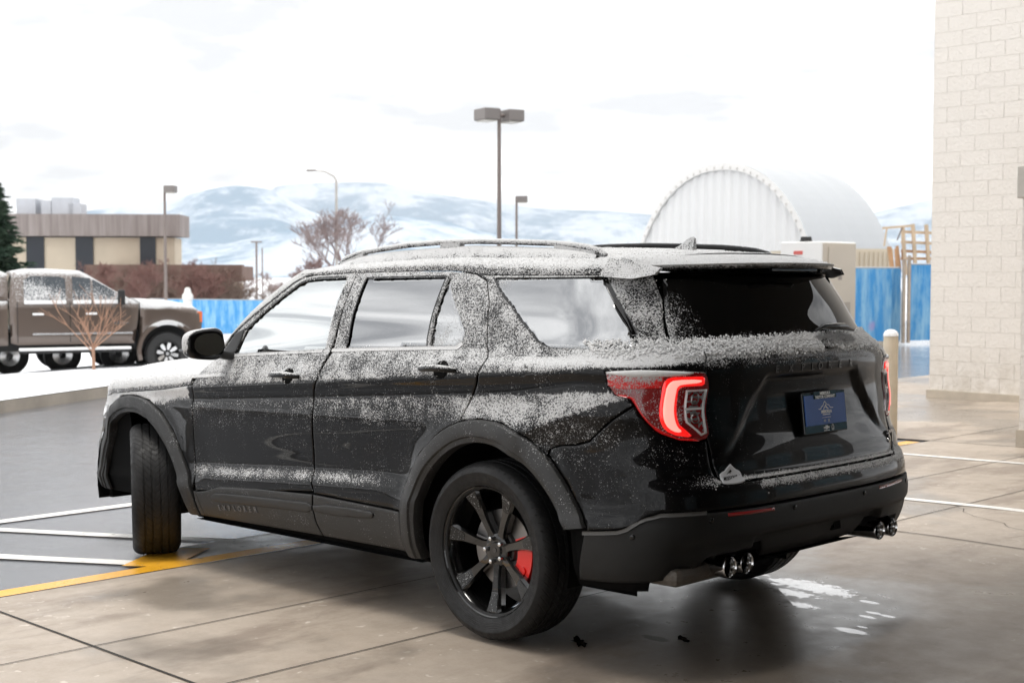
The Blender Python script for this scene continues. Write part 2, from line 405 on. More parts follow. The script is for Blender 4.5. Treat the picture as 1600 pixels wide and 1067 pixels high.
def panel(name, outl, mt, parent, surf=S, off=0.0, depth=.014, grid=.022, holes=(), gap=.0022, roll=.0016, rnd=0, snow=True, smul=1.0, collect=True, cover=None):
    if rnd: outl = chaikin(outl, rnd)
    loops = [resample([tuple(p) for p in inset(resample(outl, grid), gap)], grid)]
    for h in holes: loops.append(resample([tuple(p) for p in inset(resample(h, grid), -gap)], grid))
    rings = [inset(l, .005 if i == 0 else -.005) for i, l in enumerate(loops)]
    co = []; ed = []; bnd = []
    for l in loops:
        b = len(co); co += [tuple(p) for p in l]; ed += [(b + i, b + (i + 1) % len(l)) for i in range(len(l))]; bnd.append((b, len(l)))
    nb = len(co)
    A = np.array(loops[0]); x0, z0 = A.min(0); x1, z1 = A.max(0)
    if roll:
        for l, r_ in zip(loops, rings):
            ok = bdist(r_, loops[0]) > .004
            for h in loops[1:]: ok &= bdist(r_, h) > .004
            ok &= inside(r_, loops[0]); co += [tuple(p) for p in r_[ok]]
    gx, gy = np.meshgrid(np.arange(x0, x1, grid), np.arange(z0, z1, grid * .87)); gx = gx + (np.arange(gx.shape[0]) % 2)[:, None] * grid * .5
    g = np.stack([gx.ravel(), gy.ravel()], 1); k = inside(g, loops[0])
    for h in loops[1:]: k &= ~inside(g, h)
    g = g[k]; k = bdist(g, loops[0]) > grid * .45
    for h in loops[1:]: k &= bdist(g, h) > grid * .45
    co += [tuple(p) for p in g[k]]
    v2, e2, f2, ov, oe, of = geometry.delaunay_2d_cdt([Vector(c) for c in co], ed, [], 0, 1e-6)
    V = np.array([tuple(v) for v in v2]); F = [tuple(f) for f in f2]
    cen = np.array([V[list(f)].mean(0) for f in F]); k = inside(cen, loops[0])
    for h in loops[1:]: k &= ~inside(cen, h)
    F = [f for f, q in zip(F, k) if q]
    P_ = surf(V[:, 0], V[:, 1]); Nn = nrm_of(surf, V[:, 0], V[:, 1])
    isb = np.zeros(len(V), bool); rev = {}
    for i, o in enumerate(ov):
        for j in o:
            rev[j] = i
            if j < nb: isb[i] = True
    o_ = off(V[:, 0], V[:, 1]) if callable(off) else off
    Pt = P_ + Nn * (np.asarray(o_) * np.ones(len(V)))[:, None] - Nn * (isb * roll)[:, None]
    sn = (snow_cover(P_, Nn) if cover is None else cover(P_, Nn)) * smul if snow else np.zeros(len(V))
    verts = list(Pt); faces = []
    f0 = F[0]; a, b, c = Pt[f0[0]], Pt[f0[1]], Pt[f0[2]]
    flip = np.dot(np.cross(b - a, c - a), Nn[f0[0]]) < 0
    faces = [f[::-1] if flip else f for f in F]
    if depth > 0:
        for b0, n in bnd:
            idx = [rev.get(b0 + i) for i in range(n)]; idx = [i for i in idx if i is not None]
            base = len(verts)
            for i in idx: verts.append(P_[i] - Nn[i] * (depth - (o_[i] if hasattr(o_, '__len__') else o_)))
            m_ = len(idx)
            for i in range(m_): faces.append((idx[i], idx[(i + 1) % m_], base + (i + 1) % m_, base + i))
        sn = np.r_[sn, np.zeros(len(verts) - len(sn))]
    o = mk(name, verts, faces, mt, parent, True, attr=sn)
    me = o.data; npoly = len(F)
    for e in me.edges: pass
    for i in range(npoly, len(me.polygons)): me.polygons[i].use_smooth = False
    if snow and collect: PANS.append((Pt[~isb], Nn[~isb], sn[:len(V)][~isb]))
    return o
def mirrored(o, parent=None, name=None):
    c = o.copy(); COL.objects.link(c); c.scale = (o.scale[0], -o.scale[1], o.scale[2]); c.location = (o.location[0], -o.location[1], o.location[2])
    e = o.rotation_euler; c.rotation_euler = (-e[0], e[1], -e[2])
    if parent is not None: c.parent = parent
    for ch in [k for k in bpy.data.objects if k.parent is o]:
        d = ch.copy(); COL.objects.link(d); d.parent = c
        for g2 in [k for k in bpy.data.objects if k.parent is ch]:
            e2 = g2.copy(); COL.objects.link(e2); e2.parent = d
    return c

# materials
M = {}
_p = mat('black_paint', (.002, .002, .0024), .35, coat=1, coat_r=.02, spec=.06); bsdf(_p).inputs['Coat IOR'].default_value = 1.30; M['paint'] = snowy(_p)
M['paint_clean'] = mat('black_paint_clean', (.0035, .0035, .004), .35, coat=1, coat_r=.02)
M['gloss'] = mat('gloss_black', (.004, .004, .004), .08)
M['clad'] = snowy(varied('cladding', (.017, .0167, .0163), .15, 20, .50, .25, 900), droplets=True)
M['inner'] = mat('shadow_black', (.004, .004, .004), .9, spec=.1)
M['glass'] = snowy(mat('tinted_glass', (.36, .365, .37), .012, metal=1), droplets=True)
M['glass_front'] = snowy(mat('side_glass', (.62, .64, .64), .01, metal=1), droplets=False)
M['rglass'] = snowy(mat('rear_glass', (.003, .003, .003), .02, ior=1.5), droplets=True)
M['red_lens'] = snowy(mat('red_lens', (.42, .006, .008), .12, coat=1, emit=(.8, .01, .01), es=.12))
M['dark_lens'] = snowy(mat('dark_red_lens', (.24, .006, .008), .12, coat=1))
M['red_lit'] = mat('lit_lamp', (.7, .3, .25), .3, emit=(1.0, .40, .33), es=.56)
M['red_glow'] = mat('lamp_glow', (.7, .01, .01), .2, coat=1, emit=(1.0, .012, .010), es=.48)
M['chrome'] = mat('chrome', (.62, .62, .62), .12, metal=1)
M['dchrome'] = mat('dark_chrome', (.10, .10, .105), .15, metal=1)
M['satin'] = mat('satin_silver', (.75, .75, .76), .3, coat=.5); M['ledge'] = mat('ledge_highlight', (.075, .073, .07), .5)  # ledge: highlight of the up-facing bumper edge painted as lighter grey
M['lens'] = mat('clear_lens', (.20, .20, .20), .15, coat=1)
M['rubber'] = varied('tyre_rubber', (.018, .018, .018), .2, 30, .62, .15, 300)
M['rim'] = mat('rim_black', (.004, .004, .004), .2, coat=.8, spec=.3)
M['rim_snow'] = snowy(mat('rim_pocket', (.006, .006, .006), .3))
M['disc'] = mat('brake_disc', (.26, .25, .245), .38, metal=1)
M['caliper'] = mat('red_caliper', (.85, .012, .008), .28, coat=.6)
M['steel'] = mat('steel', (.25, .25, .25), .35, metal=1)
M['white'] = mat('white_ink', (.90, .90, .90), .4)
M['blue'] = mat('plate_blue', (.04, .13, .46), .5, coat=.05)
M['reflector'] = mat('red_reflector', (.30, .006, .006), .2, coat=1)
M['snow'] = varied('snow', SNOWC, .06, 60, .7, .3, 300, spec=.3)

suv = empty('black_suv', (0, 0, 0), (0, .02652, 0))
tag(suv, 'black sport utility vehicle dusted with snow, red tail lamp lit, front wheels turned', 'suv')

RI = [(.446, .30), (.446, .489), (.432, .587), (.367, .697), (.255, .790), (.140, .848), (.018, .866), (-.105, .858), (-.222, .812), (-.333, .744), (-.445, .639), (-.506, .545)]
RO = [(.545, .30), (.545, .496), (.523, .651), (.418, .788), (.272, .892), (.140, .947), (.014, .966), (-.136, .956), (-.275, .906), (-.384, .834), (-.483, .726), (-.566, .609), (-.585, .56)]
FI = [(3.025 + .47, .36), (3.025 + .455, .50), (3.025 + .42, .60), (3.025 + .36, .70), (3.025 + .27, .79), (3.025 + .13, .85), (2.98, .857), (2.834, .815), (2.717, .727), (2.615, .622), (2.526, .525), (2.484, .408), (2.48, .30)]
FO = [(3.025 + .57, .40), (3.025 + .555, .52), (3.025 + .52, .63), (3.025 + .44, .76), (3.025 + .33, .86), (3.025 + .15, .945), (3.001, .955), (2.842, .931), (2.702, .863), (2.59, .766), (2.497, .63), (2.425, .512), (2.395, .45), (2.385, .30)]
def zroof(s): return pchip([-1.1, -.9, -.2, -.05, .1, .35, 1.62, 1.9], [1.570, 1.570, 1.584, 1.588, 1.598, 1.616, 1.625, 1.625], s)

# --- doors
fd_front = [(2.202, 1.205), (2.277, 1.150), (2.345, 1.085), (2.373, 1.038), (2.39, .90), (2.395, .786), (2.39, .635), (2.375, .52), (2.362, .447)]
fd_rear_low = [(1.241, .54), (1.262, .579), (1.272, .675), (1.262, .85), (1.241, 1.045), (1.207, 1.091), (1.183, 1.21)]
fd_win = [(2.055, 1.208), (1.98, 1.34), (1.746, 1.508), (1.634, 1.578), (1.582, 1.593), (1.519, 1.600), (1.241, 1.602), (1.236, 1.449), (1.235, 1.243), (1.6, 1.228)]
fd_out = [(2.202, 1.205), (2.10, 1.315), (1.843, 1.478), (1.693, 1.580), (1.62, 1.612), (1.50, 1.622), (1.178, 1.624), (1.168, 1.45), (1.183, 1.21)]
front_door_poly = fd_front + [(1.254, .520 + .02)] + fd_rear_low + fd_out[::-1][1:-1]
fdoor = panel('door', front_door_poly, M['paint'], suv, holes=[fd_win], grid=.014)
fdoor['label'] = 'front door'
rdoor_out = [(1.165, 1.45), (1.175, 1.624), (.761, 1.620), (.345, 1.612), (.215, 1.604), (.09, 1.592), (-.03, 1.560), (-.10, 1.46), (-.106, 1.386), (-.095, 1.297), (-.052, 1.255), (.022, 1.167), (.035, 1.131), (.07, 1.068), (.115, 1.00), (.14, .952)]
rdoor_arch = [(p[0] , p[1]) for p in RO[1:6]][::-1]
rwin = [(1.085, 1.597), (.375, 1.589), (.405, 1.268), (1.060, 1.254)]
rtri = [(.345, 1.585), (.295, 1.523), (.141, 1.398), (.090, 1.335), (.108, 1.298), (.166, 1.273), (.375, 1.268)]
rear_door_poly = [(1.178, 1.21)] + rdoor_out + rdoor_arch + [(.555, .512), (.88, .520), (1.241, .530)] + fd_rear_low[1:-1]
rear_door_poly = [(1.160, 1.21)] + rdoor_out + rdoor_arch + [(.56, .512), (.88, .520), (1.237, .532)] + [(p[0] - .004, p[1]) for p in fd_rear_low[1:-1]]
rdoor = panel('door', rear_door_poly, M['paint'], suv, holes=[rwin, rtri], grid=.014)
rdoor['label'] = 'rear door'
# glass, trims
def glass_cover(P_, Nn):
    zb = zbelt(P_[:, 0]); return np.clip(.55 - (P_[:, 2] - zb) / .05, 0, .5) * .8
def gcov2(P_, Nn):
    zb = 1.268; a = np.clip(.5 - (P_[:, 2] - zb) / .03, 0, .4)
    b = np.clip((-.66 - P_[:, 0] - .0) / .12, 0, .42) * np.clip((1.36 - P_[:, 2]) / .08, 0, 1)
    c = np.clip(.60 - np.hypot(P_[:, 0] - .075, (P_[:, 2] - 1.585)) / .16, 0, .55)
    d = np.clip(.40 - (1.573 - P_[:, 2]) / .03, 0, .38)
    return np.maximum.reduce([a, b, c, d])
g1 = panel('window', fd_win, M['glass_front'], fdoor, off=-.008, depth=.004, gap=-.006, roll=0, cover=lambda P_, N_: np.clip(.45 - (P_[:, 2] - zbelt(P_[:, 0]) - .0) / .015, 0, .4), collect=False)
g2 = panel('window', rwin, M['glass'], rdoor, off=-.008, depth=.004, gap=-.006, roll=0, cover=lambda P_, N_: np.clip(.42 - (P_[:, 2] - 1.262) / .012, 0, .35), collect=False)
g3 = panel('window', rtri, M['glass'], rdoor, off=-.008, depth=.004, gap=-.006, roll=0, cover=lambda P_, N_: np.clip(.36 - (P_[:, 2] - 1.30) / .25, 0.05, .36), collect=False)
def strip(name, pts, wd, mt, parent, off=.003, surf=S, thick=.006, snow=True, closed=False, cover=None, collect=False):
    "narrow band following pts (s,z), wd wide, standing proud of the body"
    p = np.array(pts, float)
    t = np.gradient(p, axis=0); t /= np.hypot(t[:, 0], t[:, 1])[:, None]; n = np.stack([-t[:, 1], t[:, 0]], 1) * wd / 2
    poly = [tuple(q) for q in p + n] + [tuple(q) for q in (p - n)[::-1]]
    return panel(name, poly, mt, parent, surf=surf, off=off, depth=thick, gap=0, roll=.001, grid=.03, snow=snow, cover=cover, collect=collect)
blk = [(1.168, 1.45), (1.190, 1.23)]
strip('window_seal', [(2.06, 1.200), (1.6, 1.220), (1.24, 1.236)], .016, M['clad'], fdoor, cover=lambda P_, N_: np.full(len(P_), .75), thick=.012, off=.004)
strip('window_seal', [(1.165, 1.240), (.7, 1.253), (.30, 1.261), (.17, 1.264), (.11, 1.285)], .016, M['clad'], rdoor, cover=lambda P_, N_: np.full(len(P_), .9), thick=.012, off=.004)
strip('window_seal', [(1.083, 1.592), (1.060, 1.262)], .012, M['gloss'], rdoor, off=.0, snow=False)
strip('window_seal', [(1.085, 1.5965), (.37, 1.588)], .008, M['gloss'], rdoor, off=.0, snow=False)
strip('window_seal', [(.362, 1.588), (.395, 1.268)], .022, M['clad'], rdoor, off=.003, cover=lambda P_, N_: np.full(len(P_), .45))
strip('window_seal', [(.378, 1.586), (.407, 1.268)], .010, M['gloss'], rdoor, off=.0045, snow=False)
strip('window_seal', [(2.0, 1.335), (1.746, 1.510), (1.634, 1.582), (1.582, 1.597), (1.519, 1.604), (1.26, 1.606)], .010, M['gloss'], fdoor, off=.001, snow=False)
# mirror sail
panel('mirror_base', [(2.185, 1.208), (2.09, 1.318), (1.99, 1.352), (2.045, 1.212)], M['clad'], fdoor, off=.004, depth=.02, snow=False)

# --- fixed bodywork
fend = [(2.386, .45)] + FO[:-1][::-1][1:] + [(3.6, .36), (3.85, .36), (4.05, .45), (4.25, .60), (4.35, .80), (4.3, .898), (3.9, .913), (3.5, .940), (3.0, .976), (2.7, .998), (2.373, 1.035), (2.39, .90), (2.395, .786), (2.39, .635), (2.375, .52)]
fender = panel('front_fender', fend, M['paint'], suv)
qwin = [(-.085, 1.572), (-0.798, 1.560), (-0.879, 1.372), (-0.894, 1.289), (-0.873, 1.272), (-.492, 1.272), (-.455, 1.290), (-.391, 1.353), (-.283, 1.443), (-.17, 1.509)]
lampo = [(-0.741, 1.185), (-0.875, 1.192), (-1.006, 1.184), (-1.107, 1.175), (-1.118, 1.154), (-1.126, 1.111), (-1.119, 0.930), (-1.107, 0.911), (-1.076, 0.905), (-1.000, 0.914), (-0.939, 0.940), (-0.918, 0.956), (-0.894, 0.994), (-0.859, 1.052), (-0.838, 1.080), (-0.804, 1.087), (-0.773, 1.092), (-0.741, 1.130)]
quar = [(-.03, 1.560), (-.10, 1.46), (-.106, 1.386), (-.095, 1.297), (-.052, 1.255), (.022, 1.167), (.035, 1.131), (.07, 1.068), (.115, 1.00), (.14, .952)][::-1]
quar = [(a - .003, b) for a, b in quar] + [(.06, 1.590), (-.2, 1.583), (-0.804, 1.568), (-0.966, 1.568), (-0.995, 1.457), (-0.990, 1.360), (-0.992, 1.291), (-1.103, 1.283), (-1.111, 1.183), (-1.107, 1.175)] + [lampo[i] for i in (2, 1, 0, 17, 16, 15, 14)] + [(-0.856, 1.053), (-0.633, 0.905), (-0.537, 0.885), (-.46, .878), (-.40, .86)] + [RO[i] for i in (9, 8, 7, 6, 5)][0:]
quarter = panel('quarter_panel', quar, M['paint'], suv, holes=[qwin], grid=.014)
qg = panel('quarter_window', qwin, M['glass'], suv, off=-.006, depth=.004, gap=-.004, roll=0, cover=gcov2, collect=False)
qg['label'] = 'rearmost side window with snow in its corners'
strip('window_seal', [(-.085, 1.574), (-.17, 1.511), (-.283, 1.445), (-.391, 1.355), (-.455, 1.29), (-.492, 1.272)], .010, M['gloss'], qg, off=-.001, snow=False)
strip('window_seal', [(-.085, 1.5745), (-.896, 1.562)], .008, M['gloss'], qg, off=-.001, snow=False)
strip('window_seal', [(-0.798, 1.560), (-0.879, 1.372), (-0.891, 1.319)], .020, M['gloss'], qg, off=.001, snow=False)
ffl = strip('fuel_flap_seam', [(-.236, 1.150), (-.28, 1.163), (-.33, 1.166), (-.385, 1.158), (-.402, 1.12)], .004, M['gloss'], suv, off=.0015, snow=False)

# roof and hood lofts
def Hroof(x): return pchip([-.60, -.3, 0, .5, 1.0, 1.4, 1.62, 1.70], [1.663, 1.690, 1.710, 1.725, 1.720, 1.700, 1.672, 1.655], x)
def roofS(s, q, n=2.6):
    zj = zroof(s); B = S(s, zj); x = B[..., 0]; y = B[..., 1] * np.clip(np.cos(q), 0, 1) ** (2 / n); z = zj + (Hroof(x) - zj) * np.sin(q) ** (2 / n)
    x = x + np.where(s > 1.3, (s - 1.3) / .32 * .12, 0) * np.sin(q) ** 2 - np.where(s < -.5, np.clip((-.5 - s) / .4, 0, 1) * .06, 0) * np.sin(q) ** 2
    return np.stack([x, y, z], -1)
def loft(name, fn, us, vs, mt, parent, cov=None, collect=True):
    U, V = np.meshgrid(us, vs, indexing='ij'); P_ = fn(U, V); n0, n1 = U.shape
    Pm = P_[:, :-1][:, ::-1].copy(); Pm[..., 1] *= -1; P_ = np.concatenate([P_, Pm], 1); n1 = P_.shape[1]
    F = [(i * n1 + j, i * n1 + j + 1, (i + 1) * n1 + j + 1, (i + 1) * n1 + j) for i in range(n0 - 1) for j in range(n1 - 1)]
    gu = np.gradient(P_, axis=0); gv = np.gradient(P_, axis=1); Nn = np.cross(gu, gv); Nn /= np.maximum(np.linalg.norm(Nn, axis=-1, keepdims=True), 1e-9)
    if Nn[n0 // 2, n1 // 2, 2] < 0: Nn = -Nn; F = [f[::-1] for f in F]
    Pf = P_.reshape(-1, 3); Nf = Nn.reshape(-1, 3); c = snow_cover(Pf, Nf) if cov is None else cov(Pf, Nf)
    if collect: PANS.append((Pf, Nf, c))
    return mk(name, Pf, F, mt, parent, True, attr=c)
qs = np.concatenate([np.linspace(0, .25, 14) ** 1.0, np.linspace(.28, 1.571, 36)])
qs[-1] = math.pi / 2
def roofcov(P_, Nn): return np.clip(.47 + .38 * sst(.3, .9, Nn[:, 2]), 0, .97)
roof = loft('roof', roofS, np.linspace(-.93, 1.66, 130), qs, M['paint'], suv, roofcov)
HCX = [2.0, 2.6, 3.0, 3.4, 3.72, 3.93]; HCZ = [1.19, 1.185, 1.168, 1.140, 1.10, 1.02]
def hoodS(s, q, n=2.9):
    zj = np.interp(s, [2.1, 2.373, 2.7, 3.0, 3.5, 3.9, 4.3, 5], [1.06, 1.037, 1.000, .978, .942, .915, .90, .90]); B = S(s, zj); x = B[..., 0]
    x = np.where(s > SF, x - (x - 3.2) * .0, x)
    y = B[..., 1] * np.clip(np.cos(q), 0, 1) ** (2 / n); z = zj + (pchip(HCX, HCZ, x.ravel()).reshape(x.shape) - zj) * np.sin(q) ** (2 / n)
    return np.stack([x, y, z], -1)
cowl = loft('cowl', hoodS, np.linspace(2.05, 2.39, 16), qs[qs > .10], M['paint'], suv, lambda P_, N_: np.full(len(P_), .9))
hood = loft('hood', hoodS, np.concatenate([np.linspace(2.388, 3.3, 56), np.linspace(3.32, SF + LF - .001, 50)]), qs, M['paint'], suv, lambda P_, N_: np.clip(.35 + sst(.0, .35, N_[:, 2]) * 1.4, 0, 1.3))
def wsS(a, q):
    # a 0 at the cowl .. 1 at the roof edge ; q 0 at the pillar .. pi/2 centre
    s = 2.16 - a * .50; zj = 1.215 + a * (1.625 - 1.215); zj = np.interp(s, [1.62, 1.693, 1.843, 2.127, 2.2], [1.627, 1.59, 1.48, 1.314, 1.21])
    B = S(s, zj); bow = (.36 * (1 - a) + .14 * a) * np.sin(q) ** 1.6
    return np.stack([B[..., 0] + bow - .0 * a, (B[..., 1] - .01) * np.cos(q), B[..., 2] + (.045 * a - .03 * (1 - a)) * np.sin(q) ** 2], -1)
loft('windscreen', wsS, np.linspace(0, 1, 24), np.linspace(0, math.pi / 2, 20), M['glass'], suv, lambda P_, N_: np.full(len(P_), .5), collect=False)
apil = [(2.215, 1.205), (2.12, 1.315), (1.850, 1.485), (1.698, 1.588), (1.62, 1.622), (1.50, 1.626), (.345, 1.619), (.20, 1.607), (.07, 1.596)]
strip('roof_seal', [(a, b + .0015) for a, b in [(2.127, 1.304), (1.848, 1.480), (1.696, 1.584), (1.62, 1.616), (1.50, 1.6245), (1.17, 1.6265), (.761, 1.6235), (.345, 1.6155), (.21, 1.6075), (.08, 1.595), (-.03, 1.566), (-.075, 1.572 - .02)]], .007, M['gloss'], suv, off=.001, snow=False)
ap = [(2.235, 1.21), (2.205, 1.255), (1.93, 1.48), (1.76, 1.60), (1.66, 1.655), (1.55, 1.655), (1.50, 1.630), (1.62, 1.619), (1.698, 1.587), (1.850, 1.483), (2.12, 1.312), (2.208, 1.212)]
apo = panel('roof_pillar', ap, M['paint'], suv, gap=.001, cover=lambda P_, N_: np.full(len(P_), .8))
# lower cladding on doors and sill
c1 = panel('door_cladding', [(2.358, .440), (2.258, .456), (2.105, .491), (1.754, .511), (1.246, .527), (1.257, .454), (1.244, .384), (1.221, .318), (2.335, .303), (2.344, .379)], M['clad'], fdoor, off=.006, depth=.02)
c2 = panel('door_cladding', [(1.238, .527), (.88, .517), (.560, .508), (.556, .320), (1.215, .318), (1.238, .384), (1.250, .454)], M['clad'], rdoor, off=.006, depth=.02)
panel('sill', [(2.384, .445), (2.350, .438), (2.341, .379), (2.33, .303), (2.384, .303)], M['clad'], suv, off=.006, depth=.02)
ins = panel('moulding', [(2.184, .441), (2.134, .458), (1.8, .470), (1.411, .482), (1.25, .486), (1.252, .434), (1.423, .428), (1.8, .418), (2.153, .404), (2.201, .414)], M['clad'], fdoor, off=.014, depth=.012, rnd=1, snow=False)
ins2 = panel('moulding', [(1.243, .486), (.784, .495), (.753, .477), (.777, .45), (1.243, .434)], M['clad'], rdoor, off=.014, depth=.012, rnd=1, snow=False)
under = panel('sill', [(2.5, .318), (2.5, .25), (.46, .25), (.46, .318)], M['inner'], suv, off=-.03, depth=.05, snow=False)
# wheel-arch mouldings: flat face + return lip
def arch(name, I, O, mt, ybase, parent):
    Ii = np.array(I); Oo = np.array(O)
    def rs(a, n=70):
        L = np.r_[0, np.cumsum(np.hypot(*np.diff(a, axis=0).T))]; t = np.linspace(0, L[-1], n); return np.stack([np.interp(t, L, a[:, 0]), np.interp(t, L, a[:, 1])], 1)
    def sm(a):
        for _ in range(14): a = np.vstack([a[:1], (a[:-2] + 2 * a[1:-1] + a[2:]) / 4, a[-1:]])
        return a
    Ii = sm(rs(Ii)); Oo = sm(rs(Oo)); rows = []
    for f, dy in ((1.0, -.012), (1.0, .010), (.93, .016), (.5, .020), (.30, .021), (.24, .012), (.03, .010), (0, .004), (0, -.045)):
        P2 = Ii * (1 - f) + Oo * f; q = S(Oo[:, 0], Oo[:, 1]); y0 = np.maximum(q[:, 1], S(P2[:, 0], P2[:, 1])[:, 1])
        B = S(P2[:, 0], P2[:, 1]); rows.append(np.stack([B[:, 0], y0 + dy + ybase, P2[:, 1]], 1))
    Rr_ = np.array(rows); K, n, _ = Rr_.shape
    F = [(k * n + i, k * n + i + 1, (k + 1) * n + i + 1, (k + 1) * n + i) for k in range(K - 1) for i in range(n - 1)]
    mb = MB(); mb.add(Rr_.reshape(-1, 3), F)
    o = mb.build(name, mt, parent, autos=35); a_ = o.data.attributes.new('snow', 'FLOAT', 'POINT')
    a_.data.foreach_set('value', np.array([.05 + .16 * max(0, v.normal[2]) if v.co[2] > .62 else .03 for v in o.data.vertices], np.float32)); return o
ar = arch('wheel_arch_trim', RI, RO, M['clad'], 0, suv)
af = arch('wheel_arch_trim', FI, FO, M['clad'], 0, suv)

# --- rear end (full width pieces)
tl = lambda s: s - T0
def recess(t, z):
    a = np.abs(t); hw = .385 + (1.147 - z) * .78
    m_ = sst(.0, .03, hw - a) * sst(1.150, 1.132, z) * sst(.80, .97, z); return -.026 * m_
TG = [(.700, 1.283), (.697, 1.183), (.700, .922), (.674, .853), (.631, .769), (.610, .743)]
tgate = panel('tailgate', TG + [(-a, b) for a, b in TG[::-1]], M['paint'], suv, surf=SRt, off=recess, grid=.02)
TG2 = [(.86, 1.283), (.80, 1.283)]
GL = [(.808, 1.565), (.807, 1.45), (.808, 1.36), (.803, 1.291)]
rglass = panel('rear_window', GL + [(-a, b) for a, b in GL[::-1]], M['rglass'], tgate, surf=SRt, off=-.004, depth=.004, gap=0, roll=0, collect=False,
               cover=lambda P_, N_: np.clip(np.maximum.reduce([.50 - (P_[:, 2] - 1.292) / .055 + .16 * np.sin(P_[:, 1] * 19) + .1 * np.sin(P_[:, 1] * 43), np.clip(.66 - np.hypot((P_[:, 1] - .74) / .13, (P_[:, 2] - 1.37) / .13) * .42, 0, .52)]), 0, .6))
# lamp unit
def lampside(par, sgn):
    sf = S
    L = panel('tail_lamp', lampo, M['dark_lens'], par, off=.004, depth=.03, gap=.002, roll=.003, cover=lambda P_, N_: np.where((P_[:, 2] > 1.172), .8, np.where(P_[:, 0] > -.93, .30, .02)) , collect=True)
    top = [(-0.744, 1.183), (-0.874, 1.188), (-0.995, 1.178), (-0.956, 1.160), (-0.942, 1.123), (-0.801, 1.115), (-0.743, 1.131)]
    panel('red_lens', [(-0.744, 1.165), (-0.797, 1.170), (-0.952, 1.164), (-0.938, 1.118), (-0.793, 1.115), (-0.742, 1.129)], M['red_lens'], L, off=.0055, depth=.004, gap=0, roll=.001, collect=False, cover=lambda P_, N_: np.where(P_[:, 2] > 1.150, .62, .34))
    panel('snow_cap', [(-0.745, 1.183), (-0.877, 1.189), (-1.004, 1.181), (-1.080, 1.172), (-1.002, 1.162), (-0.876, 1.162), (-0.765, 1.170)], M['snow'], L, off=.010, depth=.01, gap=0, roll=.006, rnd=1, collect=False, snow=False)
    panel('red_lens', [(-0.779, 1.092), (-0.804, 1.086), (-0.838, 1.079), (-0.859, 1.051), (-0.894, 0.993), (-0.918, 0.955), (-0.939, 0.939), (-1.000, 0.913), (-1.076, 0.905), (-1.051, 0.915), (-0.992, 0.921), (-0.942, 0.952), (-0.911, 0.976), (-0.879, 1.028), (-0.850, 1.080), (-0.810, 1.095)], M['red_lens'], L, off=.0055, depth=.004, gap=0, roll=.001, collect=False, cover=lambda P_, N_: np.full(len(P_), .12))
    C_ = [(-0.943, 1.121), (-0.949, 1.143), (-0.964, 1.156), (-0.986, 1.161), (-1.095, 1.159), (-1.105, 1.151), (-1.105, 1.127), (-1.093, 1.120), (-1.023, 1.119), (-1.011, 1.115), (-1.004, 1.103), (-1.007, 1.007), (-1.009, 0.974), (-1.049, 0.927), (-1.033, 0.921), (-0.987, 0.930), (-0.959, 0.946), (-0.946, 0.965), (-0.942, 0.991)]
    G_ = panel('light_guide', C_, M['red_glow'], L, off=.008, depth=.012, gap=.001, roll=.004, snow=False)
    Ci = [(-.956, 1.110), (-.965, 1.135), (-.985, 1.149), (-1.086, 1.147), (-1.088, 1.134), (-1.015, 1.130), (-.999, 1.124), (-.993, 1.108), (-.994, 1.0), (-.996, .965), (-1.012, .946), (-.99, .943), (-.965, .960), (-.955, .99)]
    panel('light_core', Ci, M['red_lit'], G_, off=.0125, depth=.006, gap=0, roll=.003, rnd=1, grid=.012, snow=False)
    rim_ = [(-1.002, 1.101), (-1.010, 1.113), (-1.019, 1.118), (-1.109, 1.118), (-1.113, 1.105)]
    W_ = [(-1.031, 1.107), (-1.114, 1.107), (-1.105, 0.934), (-1.083, 0.925), (-1.033, 0.980)]
    Wi = [tuple(p) for p in inset(W_, .007)]
    F_ = panel('lamp_frame', W_, M['satin'], L, off=.009, depth=.012, gap=0, roll=.001, snow=False, holes=[Wi])
    panel('clear_lens', Wi, M['lens'], F_, off=.004, depth=.01, gap=0, roll=0, snow=False)
    strip('lamp_bar', [(-1.034, 1.032), (-1.106, 1.032)], .009, M['satin'], F_, off=.0088, snow=False)
    for zc_, h in ((1.071, .045), (.992, .035)):
        q = [(-1.055, zc_ + h / 2), (-1.087, zc_ + h / 2), (-1.087, zc_ - h / 2), (-1.055, zc_ - h / 2)]
        panel('lamp_cell', chaikin(q, 1), M['steel'], F_, off=.0065, depth=.004, gap=0, roll=0, snow=False, grid=.012, holes=[[tuple(p) for p in inset(chaikin(q, 1), .005)]])
    return L
lampL = lampside(suv, 1)
lampL['label'] = 'left tail lamp, lit'
# bumper
bu = [(-0.594, 0.573), (-.495, .726), (-.395, .838), (-.40, .86), (-.46, .878), (-0.537, 0.883), (-0.633, 0.902), (-0.856, 1.050), (-0.894, 0.991), (-0.918, 0.953), (-0.939, 0.937), (-1.000, 0.911), (-1.076, 0.902), (-1.107, 0.907), (-1.121, 0.852), (-1.161, 0.769), (-1.187, 0.740), (-1.211, 0.737)]
bl = [(-1.043, 0.639), (-0.986, 0.639), (-0.893, 0.638), (-0.835, 0.623), (-0.770, 0.581), (-0.732, 0.568), (-0.597, 0.548)]
BU = [(tl(a), b) for a, b in bu] + [(-tl(a), b) for a, b in bu[::-1]] + [(-tl(a), b) for a, b in bl[::-1]] + [(tl(a), b) for a, b in bl]
bump_up = panel('rear_bumper', BU, M['paint'], suv, surf=SRt, grid=.024, cover=lambda P_, N_: np.maximum(snow_cover(P_, N_) * .8, np.where((P_[:, 2] > .70) & (N_[:, 2] > .35) & (P_[:, 1] < .45), .66, 0)))
blo = [(-0.589, 0.544), (-0.732, 0.564), (-0.769, 0.576), (-0.835, 0.619), (-0.893, 0.634), (-0.986, 0.635), (-1.044, 0.634)]
